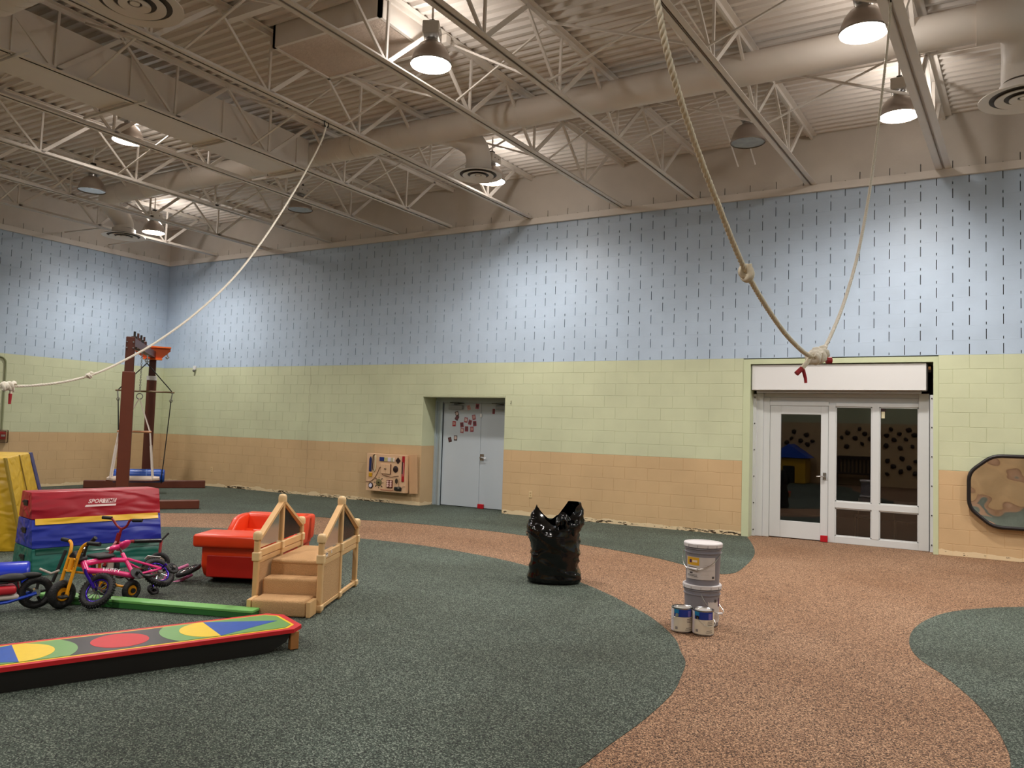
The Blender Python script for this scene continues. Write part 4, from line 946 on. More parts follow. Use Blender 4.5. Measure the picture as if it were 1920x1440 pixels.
# ================================================================ children's bikes and ride-ons
M_TYRE = mat('black_tyre', '#131315', .6, noise=.15, bump=.4, bscale=90)
M_CHR = mat('chrome', '#c8c8cc', .15, 1.0, noise=.04); M_GRIP = mat('black_grip', '#101011', .6, noise=.1)
def wheel(pt, c, ax, R, tr, rimc, spokes=8, hub=.03, disc=None, width=.012, name='wheel'):
    """tyre with a rim, spokes and hub as its sub-parts"""
    c = Vector(c); ax = Vector(ax).normalized(); u = ax.orthogonal().normalized(); v = ax.cross(u)
    w_ = pt(name, MB().torus(c, ax, R-tr, tr, 32, 10), M_TYRE, 60)
    b = MB().torus(c, ax, R-2*tr+.001, .010, 28, 8); 
    if disc: b.cyl(c-ax*width, c+ax*width, R-2*tr, n=28)
    pt('rim', b, rimc, 50, w_)
    b = MB().cyl(c-ax*(width+.018), c+ax*(width+.018), hub, n=14); pt('hub', b, M_CHR if not disc else M_GRIP, 40, w_)
    if spokes:
        b = MB()
        for k in range(spokes):
            a = 2*PI*k/spokes; d = u*math.cos(a)+v*math.sin(a); b.cyl(c+d*hub*.8, c+d*(R-2*tr), .0035 if spokes > 6 else .011, n=6)
        pt('spokes', b, M_CHR if spokes > 6 else rimc, 40, w_)
    return w_
# ---- yellow trike, facing the near left
t = thing('kids_trike', 'yellow steel kids trike with black front wheel', 'trike', (-6.34, 3.82, .004)); pt = W(t)
M_YEL = mat('yellow_powder_coat', '#e59a12', .35, noise=.05)
F = Vector((-6.34, 3.82, .119)); a = Vector((-.995, -.07, 0)); bk_ = Vector((-.07, .995, 0)); Zu = Vector((0, 0, 1))
wheel(pt, F, a, .115, .032, M_YEL, 0, .022, True, .02, 'front_wheel')
for s in (-1, 1):
    p0 = F+a*s*.055; top = F+a*s*.055+bk_*.09+Zu*.32
    b = MB().tube(spline([p0, p0.lerp(top, .5), top, top+a*s*.02+bk_*.02+Zu*.06, top+a*s*.06+bk_*.03+Zu*.085], 4), .0135, 10); pt('fork_leg', b, M_YEL, 40)
    g0 = top+a*s*.06+bk_*.03+Zu*.085; b = MB().cyl(g0, g0+a*s*.12+bk_*.02, .017, n=12); pt('grip', b, M_GRIP, 40)
for z in (.18, .27): b = MB().cyl(F+a*.055+bk_*.28*z+Zu*z, F-a*.055+bk_*.28*z+Zu*z, .011, n=10); pt('fork_bridge', b, M_YEL, 40)
b = MB().cyl(F+bk_*.05+Zu*.17, F+bk_*.08+Zu*.28, .022, n=14); pt('head_tube', b, M_YEL, 40)
o = obj('lettering', text_mesh('LAKESHORE', .028), M_BLACK, t); n_ = -a
ny = (bk_*.09+Zu*.32).normalized(); Xd = -ny; Nn = (-bk_*.95 - a*.3).normalized(); Yd = Nn.cross(Xd).normalized()
pc = F-a*.055+bk_*.062+Zu*.215+Nn*.0150
o.matrix_parent_inverse = Matrix.Translation(-Vector(t.location)); o.matrix_basis = Matrix(((-Xd.x, -Yd.x, Nn.x, pc.x), (-Xd.y, -Yd.y, Nn.y, pc.y), (-Xd.z, -Yd.z, Nn.z, pc.z), (0, 0, 0, 1)))
hd = F+bk_*.065+Zu*.23; re = F+bk_*.50+Zu*-.01
b = MB().tube(spline([hd, hd+bk_*.10+Zu*-.03, hd+bk_*.25+Zu*-.15, re], 6), .014, 10); pt('frame_tube', b, M_YEL, 40)
b = MB().cyl(hd+Zu*-.06, hd+bk_*.17+Zu*-.10, .010, n=10); pt('frame_brace', b, M_YEL, 40)
b = MB().cyl(re-a*.2, re+a*.2, .011, n=10); pt('rear_axle', b, M_YEL, 40)
for s in (-1, 1): wheel(pt, re+a*s*.19+Zu*-.02, a, .088, .024, M_YEL, 0, .02, True, .015, 'rear_wheel')
b = MB().rbox(hd+bk_*.26+Vector((-.09, -.07, .02)), hd+bk_*.26+Vector((.09, .08, .05)), .02, 2); pt('seat', b, M_GRIP, 50)
b = MB().cyl(hd+bk_*.26+Zu*.03, hd+bk_*.26+Zu*-.16, .012, n=8); pt('seat_post', b, M_YEL, 40)
for s in (-1, 1): b = MB().cyl(F+a*s*.06, F+a*s*.075+bk_*.06*s, .008, n=8).rbox(F+a*s*.10+bk_*.06*s-Vector((.03, .03, .01)), F+a*s*.10+bk_*.06*s+Vector((.03, .03, .01)), .005); pt('pedal', b, M_GRIP)
b = MB().rbox(F+bk_*.16+Zu*.335-Vector((.02, .02, .02)), F+bk_*.16+Zu*.335+Vector((.02, .02, .02)), .006); pt('bell', b, M_CHR)
# ---- pink bicycle leaning over on its training wheels
t = thing('kids_bicycle', 'hot pink kids bicycle with purple rims leaning over on the floor', 'bicycle', (-6.14, 3.96, .004)); pt = W(t)
M_PNK = mat('hot_pink_paint', '#e8307f', .25, noise=.04, coat=.4); M_PUR = mat('purple_metal', '#3a1d9a', .2, .6, noise=.06)
Fp, Rp = Vector((-6.12, 3.98, .150)), Vector((-6.21, 4.60, .20)); bx = (Fp-Rp).normalized(); uz = Vector((-.68, 0, .73)); uz = (uz-bx*uz.dot(bx)).normalized(); sx_ = bx.cross(uz).normalized()
if sx_.x < 0: sx_ = -sx_
Q = lambda x, z, s=0: Rp+bx*x+uz*z+sx_*s          # bike plane: x forward from rear hub, z up, s to the near side
fa = Vector((.25, -.79, .55)).normalized()
for c, ax, nm in ((Fp, fa, 'front_wheel'), (Rp, sx_, 'rear_wheel')):
    wh = wheel(pt, c, ax, .148, .027, M_PUR, 12, .024, None, .012, nm); b = MB()
    for k in range(40):
        u = ax.orthogonal().normalized(); v = ax.cross(u); a_ = 2*PI*k/40; d = u*math.cos(a_)+v*math.sin(a_)
        b.strip(c+d*.1455-ax*.018, c+d*.1455+ax*.018, .008, .008, up=d)
    pt('tyre_knobs', b, M_TYRE, None, wh)['kind'] = 'stuff'
hdp = Q(.60, .27); hd2 = Q(.615, .20)
b = MB().cyl(hd2+(hd2-hdp)*.15, hdp+(hdp-hd2)*.2, .024, n=14); pt('head_tube', b, M_PNK, 40)
for s in (-1, 1): b = MB().tube([Fp+fa*s*.045, Fp+fa*s*.045+(hd2-Fp)*.75, hd2+fa*s*.02], .012, 8); pt('fork_leg', b, M_PUR, 40)
st_, bb = Q(.22, .20), Q(.24, .03)
b = MB().tube([hdp, Q(.42, .255), st_], [.026, .023, .020], 10); pt('top_tube', b, M_PNK, 40)
b = MB().tube([hd2, Q(.42, .13), bb], [.026, .023, .022], 10); pt('down_tube', b, M_PNK, 40)
b = MB().cyl(bb, Q(.215, .27), .017, n=10); pt('seat_tube', b, M_PNK, 40)
for s in (-1, 1):
    b = MB().cyl(bb+sx_*.02*s, Rp+sx_*.055*s, .010, n=8); pt('chain_stay', b, M_PNK, 40)
    b = MB().cyl(st_+sx_*.02*s, Rp+sx_*.055*s, .010, n=8); pt('seat_stay', b, M_PNK, 40)
pcx = Q(.43, .135, .0245); tm = text_mesh('HUFFY', .05, .3); Xb = -(hd2-bb).normalized()
o = obj('lettering', tm, mat('white_bike_lettering', '#f6e6f2', .4, noise=.03), t); Yb = sx_.cross(Xb).normalized()
o.matrix_parent_inverse = Matrix.Translation(-Vector(t.location)); o.matrix_basis = Matrix(((Xb.x, Yb.x, sx_.x, pcx.x), (Xb.y, Yb.y, sx_.y, pcx.y), (Xb.z, Yb.z, sx_.z, pcx.z), (0, 0, 0, 1)))
b = MB().cyl(Q(.215, .27), Q(.205, .33), .011, n=8); pt('seat_post', b, M_CHR, 40)
Ms = Matrix(((bx.x, sx_.x, uz.x, 0), (bx.y, sx_.y, uz.y, 0), (bx.z, sx_.z, uz.z, 0), (0, 0, 0, 1))); Ms.translation = Q(.20, .345)
b = MB().ball((-.04, 0, 0), .065, 10, 0, Ms, (1.0, 1.1, .4)).ball((.05, 0, .0), .05, 10, 0, Ms, (1.6, .55, .42)); sd_ = pt('saddle', b, M_PNK, 60)
b = MB().ball((.10, 0, .003), .03, 8, 0, Ms, (1.3, .6, .5)); pt('saddle_nose', b, mat('saddle_white', '#e8dfe4', .4, noise=.05), 60, sd_)
b = MB().tube(spline([Q(.56, .37, -.19), Q(.57, .37, -.10), Q(.59, .32, -.03), Q(.59, .32, .03), Q(.57, .37, .10), Q(.56, .37, .17)], 5), .010, 8); pt('handlebar', b, M_GRIP, 40)
for s in (-1, 1): b = MB().cyl(Q(.56, .37, s*.12), Q(.55, .372, s*.20), .017, n=10); pt('grip', b, M_GRIP, 40)
b = MB().rbox((-.05, -.035, -.05), (.05, .035, .05), .012, 2, 0, Ms @ Matrix.Translation(Ms.inverted() @ Q(.61, .34))); pt('handlebar_pad', b, M_GRIP)
b = MB().cyl(bb-sx_*.07, bb+sx_*.07, .014, n=10).cyl(bb+sx_*.035, bb+sx_*.04, .055, n=24); pt('crank', b, M_GRIP, 40)
for s in (-1, 1):
    e = bb+sx_*.07*s+(bx*-.3-uz*.95)*.085*s; b = MB().cyl(bb+sx_*.07*s, e, .008, n=8).rbox((-.035, -.03, -.01), (.035, .03, .01), .004, 1, 0, Matrix.Translation(e+sx_*.03*s)); pt('pedal', b, M_GRIP)
b = MB().tube([Rp+sx_*.04+uz*.03, bb+sx_*.04+uz*.05], .004, 6).tube([Rp+sx_*.04-uz*.03, bb+sx_*.04-uz*.05], .004, 6); pt('chain', b, M_CHR)
for s in (-1, 1):
    tw = Rp+sx_*.155*s-uz*.075; b = MB().cyl(Rp+sx_*.06*s, Rp+sx_*.12*s, .008, n=8).cyl(Rp+sx_*.12*s, tw-sx_*.02*s, .008, n=8); pt('stabiliser_arm', b, M_PUR, 40)
    wheel(pt, tw, sx_, .055, .012, M_GRIP, 5, .014, None, .014, 'stabiliser_wheel')
b = MB().strip(Q(-.10, .13, 0), Q(.02, .175, 0), .05, .006, up=uz); pt('reflector_card', b, M_WHITE)
# ---- red scooter bike behind it
t = thing('kids_scooter_bike', 'dark red kids scooter bike with white disc wheel before the vaulting box', 'scooter bike', (-7.216, 4.73, .004)); pt = W(t)
M_RDB = mat('dark_red_paint', '#8a1420', .28, noise=.06, coat=.3); M_DISC = mat('cream_wheel_disc', '#cbb9ac', .5, noise=.06)
F = Vector((-7.19, 4.74, .134)); ax = Vector((-.86, .51, 0)).lerp(Vector((.51, .86, 0)), .22).normalized(); dr = Vector((.30, .954, 0))
wheel(pt, F, ax, .13, .026, M_DISC, 0, .02, True, .018, 'front_wheel')
hd = F+dr*.09+Zu*.23; tp = F+dr*.13+Zu*.37
for s in (-1, 1): b = MB().tube([F+ax*s*.045, F+ax*s*.045+(hd-F)*.8, hd], .013, 8); pt('fork_leg', b, M_RDB, 40)
b = MB().cyl(hd-Zu*.02, hd+(tp-hd)*.5, .022, n=12); pt('head_tube', b, M_RDB, 40)
lr = (dr*.8-ax*.6).normalized()
b = MB().tube(spline([tp-lr*.15+Zu*.07, tp-lr*.10+Zu*.06, tp-lr*.05-Zu*.0, tp-Zu*.03, tp+lr*.05-Zu*.0, tp+lr*.08+Zu*.055, tp+lr*.13+Zu*.055], 5), .0115, 8).cyl(hd, tp-Zu*.03, .013, n=8); pt('handlebar', b, M_RDB, 40)
for s, dz in ((-1, .07), (1, .055)): b = MB().cyl(tp+lr*s*.105+Zu*dz, tp+lr*s*.20+Zu*dz*1.05, .017, n=10); pt('grip', b, M_GRIP, 40)
e1 = hd+dr*.10-Zu*.02; e2 = hd+dr*.42-Zu*.03
b = MB().tube(spline([hd-Zu*.01, hd+dr*.04-Zu*.03, e1, e1+dr*.08], 5), .016, 8); pt('frame_tube', b, M_RDB, 40)
b = MB().cyl(e1+dr*.06, e2, .021, n=12); pt('black_seat_bar', b, mat('black_enamel', '#17191c', .2, noise=.05), 40)
b = MB().cyl(e2, e2+dr*.07+Zu*.07, .010, n=8); pt('rear_stop', b, M_GRIP, 40)
rr = F+dr*.50-Zu*.02; b = MB().tube([e2, rr+Zu*.08, rr], .014, 8); pt('rear_fork', b, mat('faded_red_paint', '#a8454a', .35, noise=.06), 40)
wheel(pt, rr, ax, .105, .024, M_DISC, 0, .02, True, .016, 'rear_wheel')
# ---- black-wheeled balance bike at the left edge
t = thing('balance_bike', 'blue and white balance bike with black spoked wheel and red deck at left edge', 'balance bike', (-6.50, 3.70, .004)); pt = W(t)
M_BLUM = mat('blue_metal', '#1d3fae', .3, .3, noise=.06); M_RPAD = mat('red_deck_pad', '#b91f2c', .45, noise=.05); M_WPL = mat('grey_white_plastic', '#b7ada6', .5, noise=.08)
F = Vector((-6.50, 3.70, .134)); ax = Vector((-.93, .37, 0)); lf = Vector((-.37, -.93, 0)).normalized()
wheel(pt, F, ax, .13, .026, M_GRIP, 5, .03, None, .018, 'rear_wheel')
b = MB().tube([F+ax*.05, F+lf*.20+ax*.05-Zu*.05, F+lf*.34+ax*.04-Zu*.06], .013, 8).tube([F-ax*.05, F+lf*.20-ax*.05-Zu*.05, F+lf*.34-ax*.04-Zu*.06], .013, 8); pt('blue_swingarm', b, M_BLUM, 40)
Md = Matrix(((lf.x, -ax.x, 0, 0), (lf.y, -ax.y, 0, 0), (0, 0, 1, 0), (0, 0, 0, 1))); Md.translation = F+lf*.14-Zu*.0
b = MB().rbox((.0, -.075, .01), (.48, .075, .075), .02, 2, 0, Md); pt('red_deck', b, M_RPAD, 50)
b = MB().rbox((-.02, -.06, -.035), (.48, .06, .005), .01, 1, 0, Md); pt('white_underframe', b, M_WPL, 50)
b = MB().ball((.03, 0, .13), .10, 10, 0, Md, (1.15, .62, .34)).ball((-.09, 0, .14), .06, 8, 0, Md, (1.5, .6, .4)).rbox((.05, -.05, .09), (.45, .05, .11), .01, 1, 0, Md); pt('black_saddle', b, M_GRIP, 60)
b = MB().cyl(F+lf*.12+Zu*.10, F+lf*.10-Zu*.0, .014, n=8); pt('seat_post', b, M_CHR, 40)
b = MB().tube([F+ax*.03+lf*-.02+Zu*.18, F-lf*.10+Zu*.14, F-lf*.16+Zu*.16], .010, 8); pt('white_fender_stay', b, M_WPL, 40)
b = MB().cyl(F-lf*.13+ax*.10+Zu*.05, F-lf*.22+ax*.14+Zu*.30, .014, n=8); pt('push_bar', b, M_GRIP, 40)
wheel(pt, F+lf*.62, ax, .13, .026, M_GRIP, 5, .03, None, .018, 'front_wheel')
b = MB().tube([F+lf*.62, F+lf*.55+Zu*.18, F+lf*.50+Zu*.34], .016, 8).cyl(F+lf*.50+Zu*.34-ax*.18, F+lf*.50+Zu*.34+ax*.18, .013, n=8); pt('fork_and_bar', b, M_BLUM, 40)
# ---- blue plastic ride-on behind it
t = thing('ride_on_toy', 'blue moulded plastic ride-on seat at the left edge behind the balance bike', 'ride-on toy', (-7.32, 3.92, .004), math.atan2(.86, .51))
b = oprism([(-.16, .06), (.16, .06), (.14, .20), (.05, .25), (-.05, .25), (-.14, .20)], -.45, .16, .025, 2); obj('body', b, mat('blue_plastic', '#1530b4', .3, noise=.04), t, 50)
for sx in (-.3, .05):
    for s in (-1, 1): obj('wheel', MB().cyl((sx, s*.15, .06), (sx, s*.19, .06), .06, n=20), M_TYRE, t, 40)
# ---- small pink bicycle lying beside the orange rocker
t = thing('kids_bicycle', 'pale pink small bicycle lying flat beside the orange rocker', 'bicycle', (-6.62, 5.15, .004)); pt = W(t)
M_PP = mat('pale_pink_paint', '#d873a6', .35, noise=.05)
ctr = Vector((-6.53, 5.17, .10)); axn = Vector((-.25, -.30, .92)).normalized()
wheel(pt, ctr, axn, .125, .022, M_CHR, 12, .02, None, .012, 'wheel')
l_ = Vector((.51, .86, 0)); l_ = (l_-axn*l_.dot(axn)).normalized(); k_ = axn.cross(l_)
for s in (-1, 1): b = MB().tube(spline([ctr+axn*s*.05+l_*.02, ctr+axn*s*.055-l_*.12, ctr+axn*s*.045-l_*.19, ctr-l_*.22+axn*.01*s], 5), .016, 8); pt('fork_leg', b, M_PP, 40)
b = MB().cyl(ctr-l_*.21, ctr-l_*.32+Zu*.02, .022, n=10); pt('head_tube', b, M_PP, 40)
b = MB().cyl(ctr-l_*.30-k_*.10+Zu*.05, ctr-l_*.30+k_*.14+Zu*.10, .011, n=8); pt('handlebar', b, M_GRIP, 40)
b = MB().tube(spline([ctr-l_*.27, ctr-l_*.45-Zu*.03, ctr-l_*.6-Zu*.04], 4), .015, 8); pt('frame_tube', b, M_PP, 40)
from mathutils import noise as mnoise
# ================================================================ black rubbish bag
t = thing('rubbish_bag', 'full black plastic rubbish bag with open top on the green floor edge', 'bag', (-3.70, 7.42, .004), math.atan2(.5, .866))
def bag_mesh():
    prof = [(0, .20, .16, 0), (.012, .265, .20, .0), (.05, .285, .215, .0), (.11, .265, .21, .0), (.20, .248, .205, .0), (.30, .243, .20, .0), (.40, .247, .20, -.005), (.48, .262, .20, -.015), (.54, .262, .19, -.02)]
    n = 72; rows = []
    def disp(x, y, z, k):
        v = Vector((x*3.2, y*3.2, z*4.5)); a = mnoise.noise(v)*.024
        f1 = 1-abs(mnoise.noise(Vector((x*3+3, y*3, z*7+x*5)))*2); f2 = 1-abs(mnoise.noise(Vector((x*6+9, y*6+2, z*4-x*7)))*2)
        return (a+max(0, f1-.72)*.07+max(0, f2-.80)*.06)*k
    fine = []
    for i in range(len(prof)-1):
        for q in range(5):
            u = q/5; fine.append(tuple(prof[i][j]*(1-u)+prof[i+1][j]*u for j in range(4)))
    fine.append(prof[-1])
    for z, a, b_, c in fine:
        row = []
        for k in range(n):
            th = 2*PI*k/n; cx, sy = math.cos(th), math.sin(th)
            ex = .82; x = math.copysign(abs(cx)**ex, cx)*a; y = math.copysign(abs(sy)**ex, sy)*b_
            d = disp(x, y, z, min(1, z*12)); row.append(Vector((c+x*(1+d/.25), y*(1+d/.22), z)))
        rows.append(row)
    base = rows[-1]; m = 16
    for q in range(1, m+1):
        u = q/m; row = []
        for k in range(n):
            th = 2*PI*k/n
            wl = max(0, math.cos(th-PI*.98))**2.2; wr = min(1, 1.25*max(0, math.cos(th-.30))**1.1); fr = max(0, -math.sin(th))
            zr = .605+.185*wl+.275*wr-.02*fr
            rx = -.20*wl*1.0 + .175*wr - .09*math.sin(th-.30)*wr + .10*math.cos(th)*(1-wl-wr); ry = (.10*math.sin(th))*(1-.75*wr-.7*wl)+.03*wr
            b0 = base[k]; bulge = math.sin(PI*u)
            x = b0.x*(1-u)+rx*u+bulge*(.05*wr-.01*wl); y = b0.y*(1-u)+ry*u-bulge*.035*fr
            z = b0.z*(1-u)+zr*u
            if wr > .3 and u > .72: y -= (u-.72)*.32*wr; z -= max(0, u-.86)*.30*wr
            d = mnoise.noise(Vector((x*14, y*14, z*14)))*.014+max(0, (1-abs(mnoise.noise(Vector((x*10, y*10+5, z*16)))*2))-.6)*.03
            row.append(Vector((x+d*math.cos(th), y+d*math.sin(th), z)))
        rows.append(row)
    mb = MB(); vs = [v for r in rows for v in r]; R_ = len(rows)
    fs = [(i*n+k, i*n+(k+1) % n, (i+1)*n+(k+1) % n, (i+1)*n+k) for i in range(R_-1) for k in range(n)]+[tuple(range(n-1, -1, -1))]
    mb.add(vs, fs); return mb
M_BAG = mat('black_bag_plastic', '#050506', .12, noise=.1, bump=.12, bscale=7)
obj('bag_film', bag_mesh(), M_BAG, t, 75)
b = MB()      # crumpled fold hanging from the rim
for i in range(9):
    for j in range(15):
        x = -.01+.25*j/14; yv = -.165-.035*math.sin(PI*i/8)-.02*math.sin(j*1.3); z = .70-.16*i/8+.05*math.sin(j*.45)-.09*max(0, .45-j/14)
        dd = mnoise.noise(Vector((x*30, z*30, 2)))*.022; b.v.append((x, yv+dd+.03*(j/14), z))
for i in range(8):
    for j in range(14): b.f.append((i*15+j, i*15+j+1, (i+1)*15+j+1, (i+1)*15+j)); b.m.append(0)
obj('rim_fold', b, M_BAG, t, 75)
# ================================================================ paint buckets and cans
M_PAIL = mat('grey_pail_plastic', '#85828a', .42, noise=.05, nscale=10); M_LID = mat('white_lid_plastic', '#d9d4d6', .38, noise=.04); M_LAB = mat('paper_label', '#cfc6c2', .5, noise=.06, nscale=20); M_WIRE = mat('wire_handle', '#c9c9c4', .25, .9, noise=.05)
M_YLB = mat('yellow_label', '#e0aa2e', .45, noise=.06); M_PRP = mat('purple_logo', '#4a1d52', .45, noise=.05); M_PRT = mat('dark_print', '#4b4648', .5, noise=.1)
CAM_A = math.atan2(-6.55, 1.9)
def patch_c(r, z0, z1, a0, a1, n=14): return MB().lathe([(r, z0), (r, z1), (r+.0008, z1), (r+.0008, z0), (r, z0)], n, 0, None, False, False, math.radians(a0)+CAM_A, math.radians(a1)+CAM_A)
def pail(x, y, z, h, rot, label):
    t = thing('paint_bucket', label, 'bucket', (x, y, z), rot, 'grey paint buckets')
    r0, r1 = .134, .147; R_ = lambda q: r0+(r1-r0)*q/h
    obj('pail_body', MB().lathe([(r0-.004, 0), (r0, .004), (R_(h-.085), h-.085), (R_(h-.085)+.007, h-.083), (R_(h-.085)+.007, h-.074), (R_(h-.074), h-.072), (R_(h-.05), h-.05), (R_(h-.05)+.008, h-.048), (R_(h-.05)+.008, h-.040), (R_(h-.04), h-.038), (r1, h-.012)], 44), M_PAIL, t, 35)
    ld = obj('lid', MB().lathe([(r1+.004, h-.034), (r1+.011, h-.032), (r1+.012, h-.006), (r1+.007, h), (r1-.006, h), (r1-.012, h-.008), (0, h-.008)], 44, 0, None, False, False), M_LID, t, 35)
    b = MB()
    for k in range(12): a = k*PI/6; b.box((r1+.0105, -.0015, h-.034), (r1+.0128, .0015, h-.012), 0, RZ(a))
    obj('lid_tab', b, M_PAIL, ld)
    return t, R_, h
t, R_, h = pail(-1.905, 6.585, .004, .335, .75, 'grey paint bucket at the bottom of the stack, standing on the brown floor')
obj('label', patch_c(R_(.13)+.0018, .035, .235, -22, 40), M_LAB, t, 40); obj('label_stripe', patch_c(R_(.13)+.0028, .16, .235, 22, 34, 6), M_PRP, t, 40)
obj('label_mark', patch_c(R_(.2)+.0022, .20, .222, 2, 10, 5), M_PRT, t, 40)
b = MB().tube(spline([(.150*math.cos(CAM_A-.80), .150*math.sin(CAM_A-.80), .265), (.168*math.cos(CAM_A-.55), .168*math.sin(CAM_A-.55), .20), (.18*math.cos(CAM_A-.2), .18*math.sin(CAM_A-.2), .14), (.185*math.cos(CAM_A+.1), .185*math.sin(CAM_A+.1), .115), (.17*math.cos(CAM_A+.8), .17*math.sin(CAM_A+.8), .13), (.153*math.cos(CAM_A+2.3), .153*math.sin(CAM_A+2.3), .265)], 6), .003, 6); obj('wire_handle', b, M_WIRE, t, 40)
b = MB().cyl((.1855*math.cos(CAM_A-.05), .1855*math.sin(CAM_A-.05), .119), (.182*math.cos(CAM_A+.32), .182*math.sin(CAM_A+.32), .114), .011, n=10); obj('grip', b, M_LID, t, 40)
t, R_, h = pail(-1.90, 6.58, .332, .345, 0.0, 'grey paint bucket with yellow label, on top of the stack')
Lr = R_(.17)+.0022
obj('label', patch_c(R_(.2)+.0015, .055, .235, -62, 43, 26), M_LAB, t, 40)
obj('yellow_panel', patch_c(R_(.2)+.0026, .168, .232, -58, -12, 12), M_YLB, t, 40); obj('purple_mark', patch_c(R_(.2)+.0034, .186, .213, -47, -38, 5), M_PRP, t, 40)
obj('white_wordmark', patch_c(R_(.2)+.0034, .192, .209, -35, -18, 6), mat('pale_print', '#f0dcc8', .5, noise=.1), t, 40)
for z0, z1, a0, a1 in ((.150, .155, -52, -20), (.126, .133, -50, -18), (.100, .112, -46, -34), (.088, .092, -56, -18), (.078, .082, -56, -18), (.070, .072, -40, -14)): obj('print_line', patch_c(R_(.2)+.0024, z0, z1, a0, a1, 8), M_PRT, t, 40)
obj('barcode', patch_c(R_(.2)+.0024, .066, .084, 31, 39, 5), M_PRT, t, 40)
for z0, z1, a0, a1 in ((.17, .173, 6, 40), (.13, .133, -4, 40), (.095, .097, -6, 20)): obj('print_line', patch_c(R_(.2)+.0020, z0, z1, a0, a1, 8), mat('faint_print', '#b3a8a4', .5, noise=.1), t, 40)
b = MB().tube(spline([(.157*math.cos(CAM_A-1.45), .157*math.sin(CAM_A-1.45), .275), (.168*math.cos(CAM_A-1.38), .168*math.sin(CAM_A-1.38), .21), (.172*math.cos(CAM_A-1.0), .172*math.sin(CAM_A-1.0), .155), (.168*math.cos(CAM_A-.7), .168*math.sin(CAM_A-.7), .142), (.165*math.cos(CAM_A-.2), .165*math.sin(CAM_A-.2), .140), (.165*math.cos(CAM_A+.5), .165*math.sin(CAM_A+.5), .19), (.157*math.cos(CAM_A+1.45), .157*math.sin(CAM_A+1.45), .275)], 6), .003, 6); obj('wire_handle', b, M_WIRE, t, 40)
b = MB().cyl((.170*math.cos(CAM_A-.82), .170*math.sin(CAM_A-.82), .143), (.170*math.cos(CAM_A-.28), .170*math.sin(CAM_A-.28), .139), .009, n=10); obj('grip', b, M_LID, t, 40)
def can(x, y, rz, dark, label):
    t = thing('paint_can', label, 'paint can', (x, y, .004), rz, 'gallon paint cans'); r = .0825
    obj('can_body', MB().lathe([(r-.003, 0), (r+.001, .002), (r+.001, .006), (r-.001, .008), (r-.001, .182), (r+.0015, .184), (r+.0015, .190), (r-.004, .191), (r-.012, .186), (r-.016, .180)], 40), M_CHROME, t, 35)
    obj('lid', MB().lathe([(r-.016, .178), (r-.017, .186), (r-.022, .186), (r-.026, .181), (0, .181)], 40, 0, None, False, False), mat('can_lid', '#cfcac6', .3, .5, noise=.06), t, 35)
    obj('paper_label', MB().lathe([(r+.0004, .010), (r+.0004, .180)], 40, 0, None, False, False), mat('can_label', '#d8cdb9', .45, noise=.05), t, 40)
    obj('white_edge', patch_c(r+.0007, .010, .180, -82, -50, 6), mat('can_label_white', '#d7ced2', .45, noise=.05), t, 40)
    obj('blue_band', patch_c(r+.0009, .122, .180, -47, 62, 20), mat('blue_label', '#14318c', .4, noise=.08), t, 40)
    obj('teal_corner', patch_c(r+.0014, .150, .180, -47, -18, 6), mat('teal_label', '#1677a8', .4, noise=.1), t, 40)
    obj('brand_mark', patch_c(r+.0016, .126, .170, 32, 52, 5), mat('lilac_print', '#6a62b0', .45, noise=.3, nscale=200), t, 40)
    for z0, a0, a1 in ((.105, 28, 60), (.092, 26, 60), (.080, 28, 60), (.036, 22, 56), (.022, 18, 58)): obj('print_line', patch_c(r+.0010, z0, z0+.0035, a0, a1, 6), M_PRT, t, 40)
    obj('barcode', patch_c(r+.0010, .025, .046, -38, -24, 5), mat('code_print', '#8a8280', .5, noise=.6, nscale=300), t, 40)
    e = CAM_A-.48; c = Vector((math.cos(e), math.sin(e), 0)); b = MB().cyl(c*(r)+Vector((0, 0, .137)), c*(r+.006)+Vector((0, 0, .137)), .014, n=16); obj('handle_ear', b, M_DARK if dark else M_WIRE, t, 40)
    e2 = CAM_A+PI-.48; c2 = Vector((math.cos(e2), math.sin(e2), 0))
    def at(a, rr, z): return (rr*math.cos(a), rr*math.sin(a), z)
    side = 1 if dark else -1
    b = MB().tube(spline([at(e, r+.007, .137), at(e+.25*side, r+.016, .115), at(e+.7*side, r+.018, .085), at(e+1.3*side, r+.014, .070), at(e+2.2*side, r+.012, .09), at(e+PI*side, r+.007, .137)], 6), .0016, 6); obj('wire_handle', b, M_WIRE, t, 40)
can(-1.968, 6.255, .05, False, 'gallon paint can with blue label band, left of the pair')
can(-1.800, 6.270, -.06, True, 'gallon paint can with blue label band and black ear, right of the pair')
# ================================================================ wall-mounted activity board
M_PLY = mat('birch_plywood', '#d9b28d', .5, noise=.10, nscale=7); M_BRW = mat('dark_brown_plastic', '#2a1212', .45, noise=.1)
t = thing('activity_board', 'wooden busy board with locks, dials and small doors on the tan wall', 'activity board', (-10.57, 12.53, .235)); AW, AH = 1.0, .75
obj('panel', MB().rbox((0, 0, 0), (AW, .11, AH), .004), M_PLY, t)
def ab(name, u0, u1, v0, v1, m, th=.014, bev=.003): return obj(name, MB().rbox((u0*AW, -th, (1-v1)*AH), (u1*AW, .001, (1-v0)*AH), bev), m, t)
def ac(name, u, v, r, m, sx=1.0, th=.012):
    return obj(name, MB().lathe([(0, th), (r*.9, th), (r, th*.6), (r, -.001)], 24, 0, Matrix.Translation((u*AW, 0, (1-v)*AH)) @ Matrix.Rotation(PI/2, 4, 'X') @ Matrix.Diagonal((sx, 1, 1, 1)), False, False), m, t, 40)
def aw(name, pts, m, r=.006): return obj(name, MB().tube(spline([(u*AW, -.012, (1-v)*AH) for u, v in pts], 5), r, 6), m, t, 40)
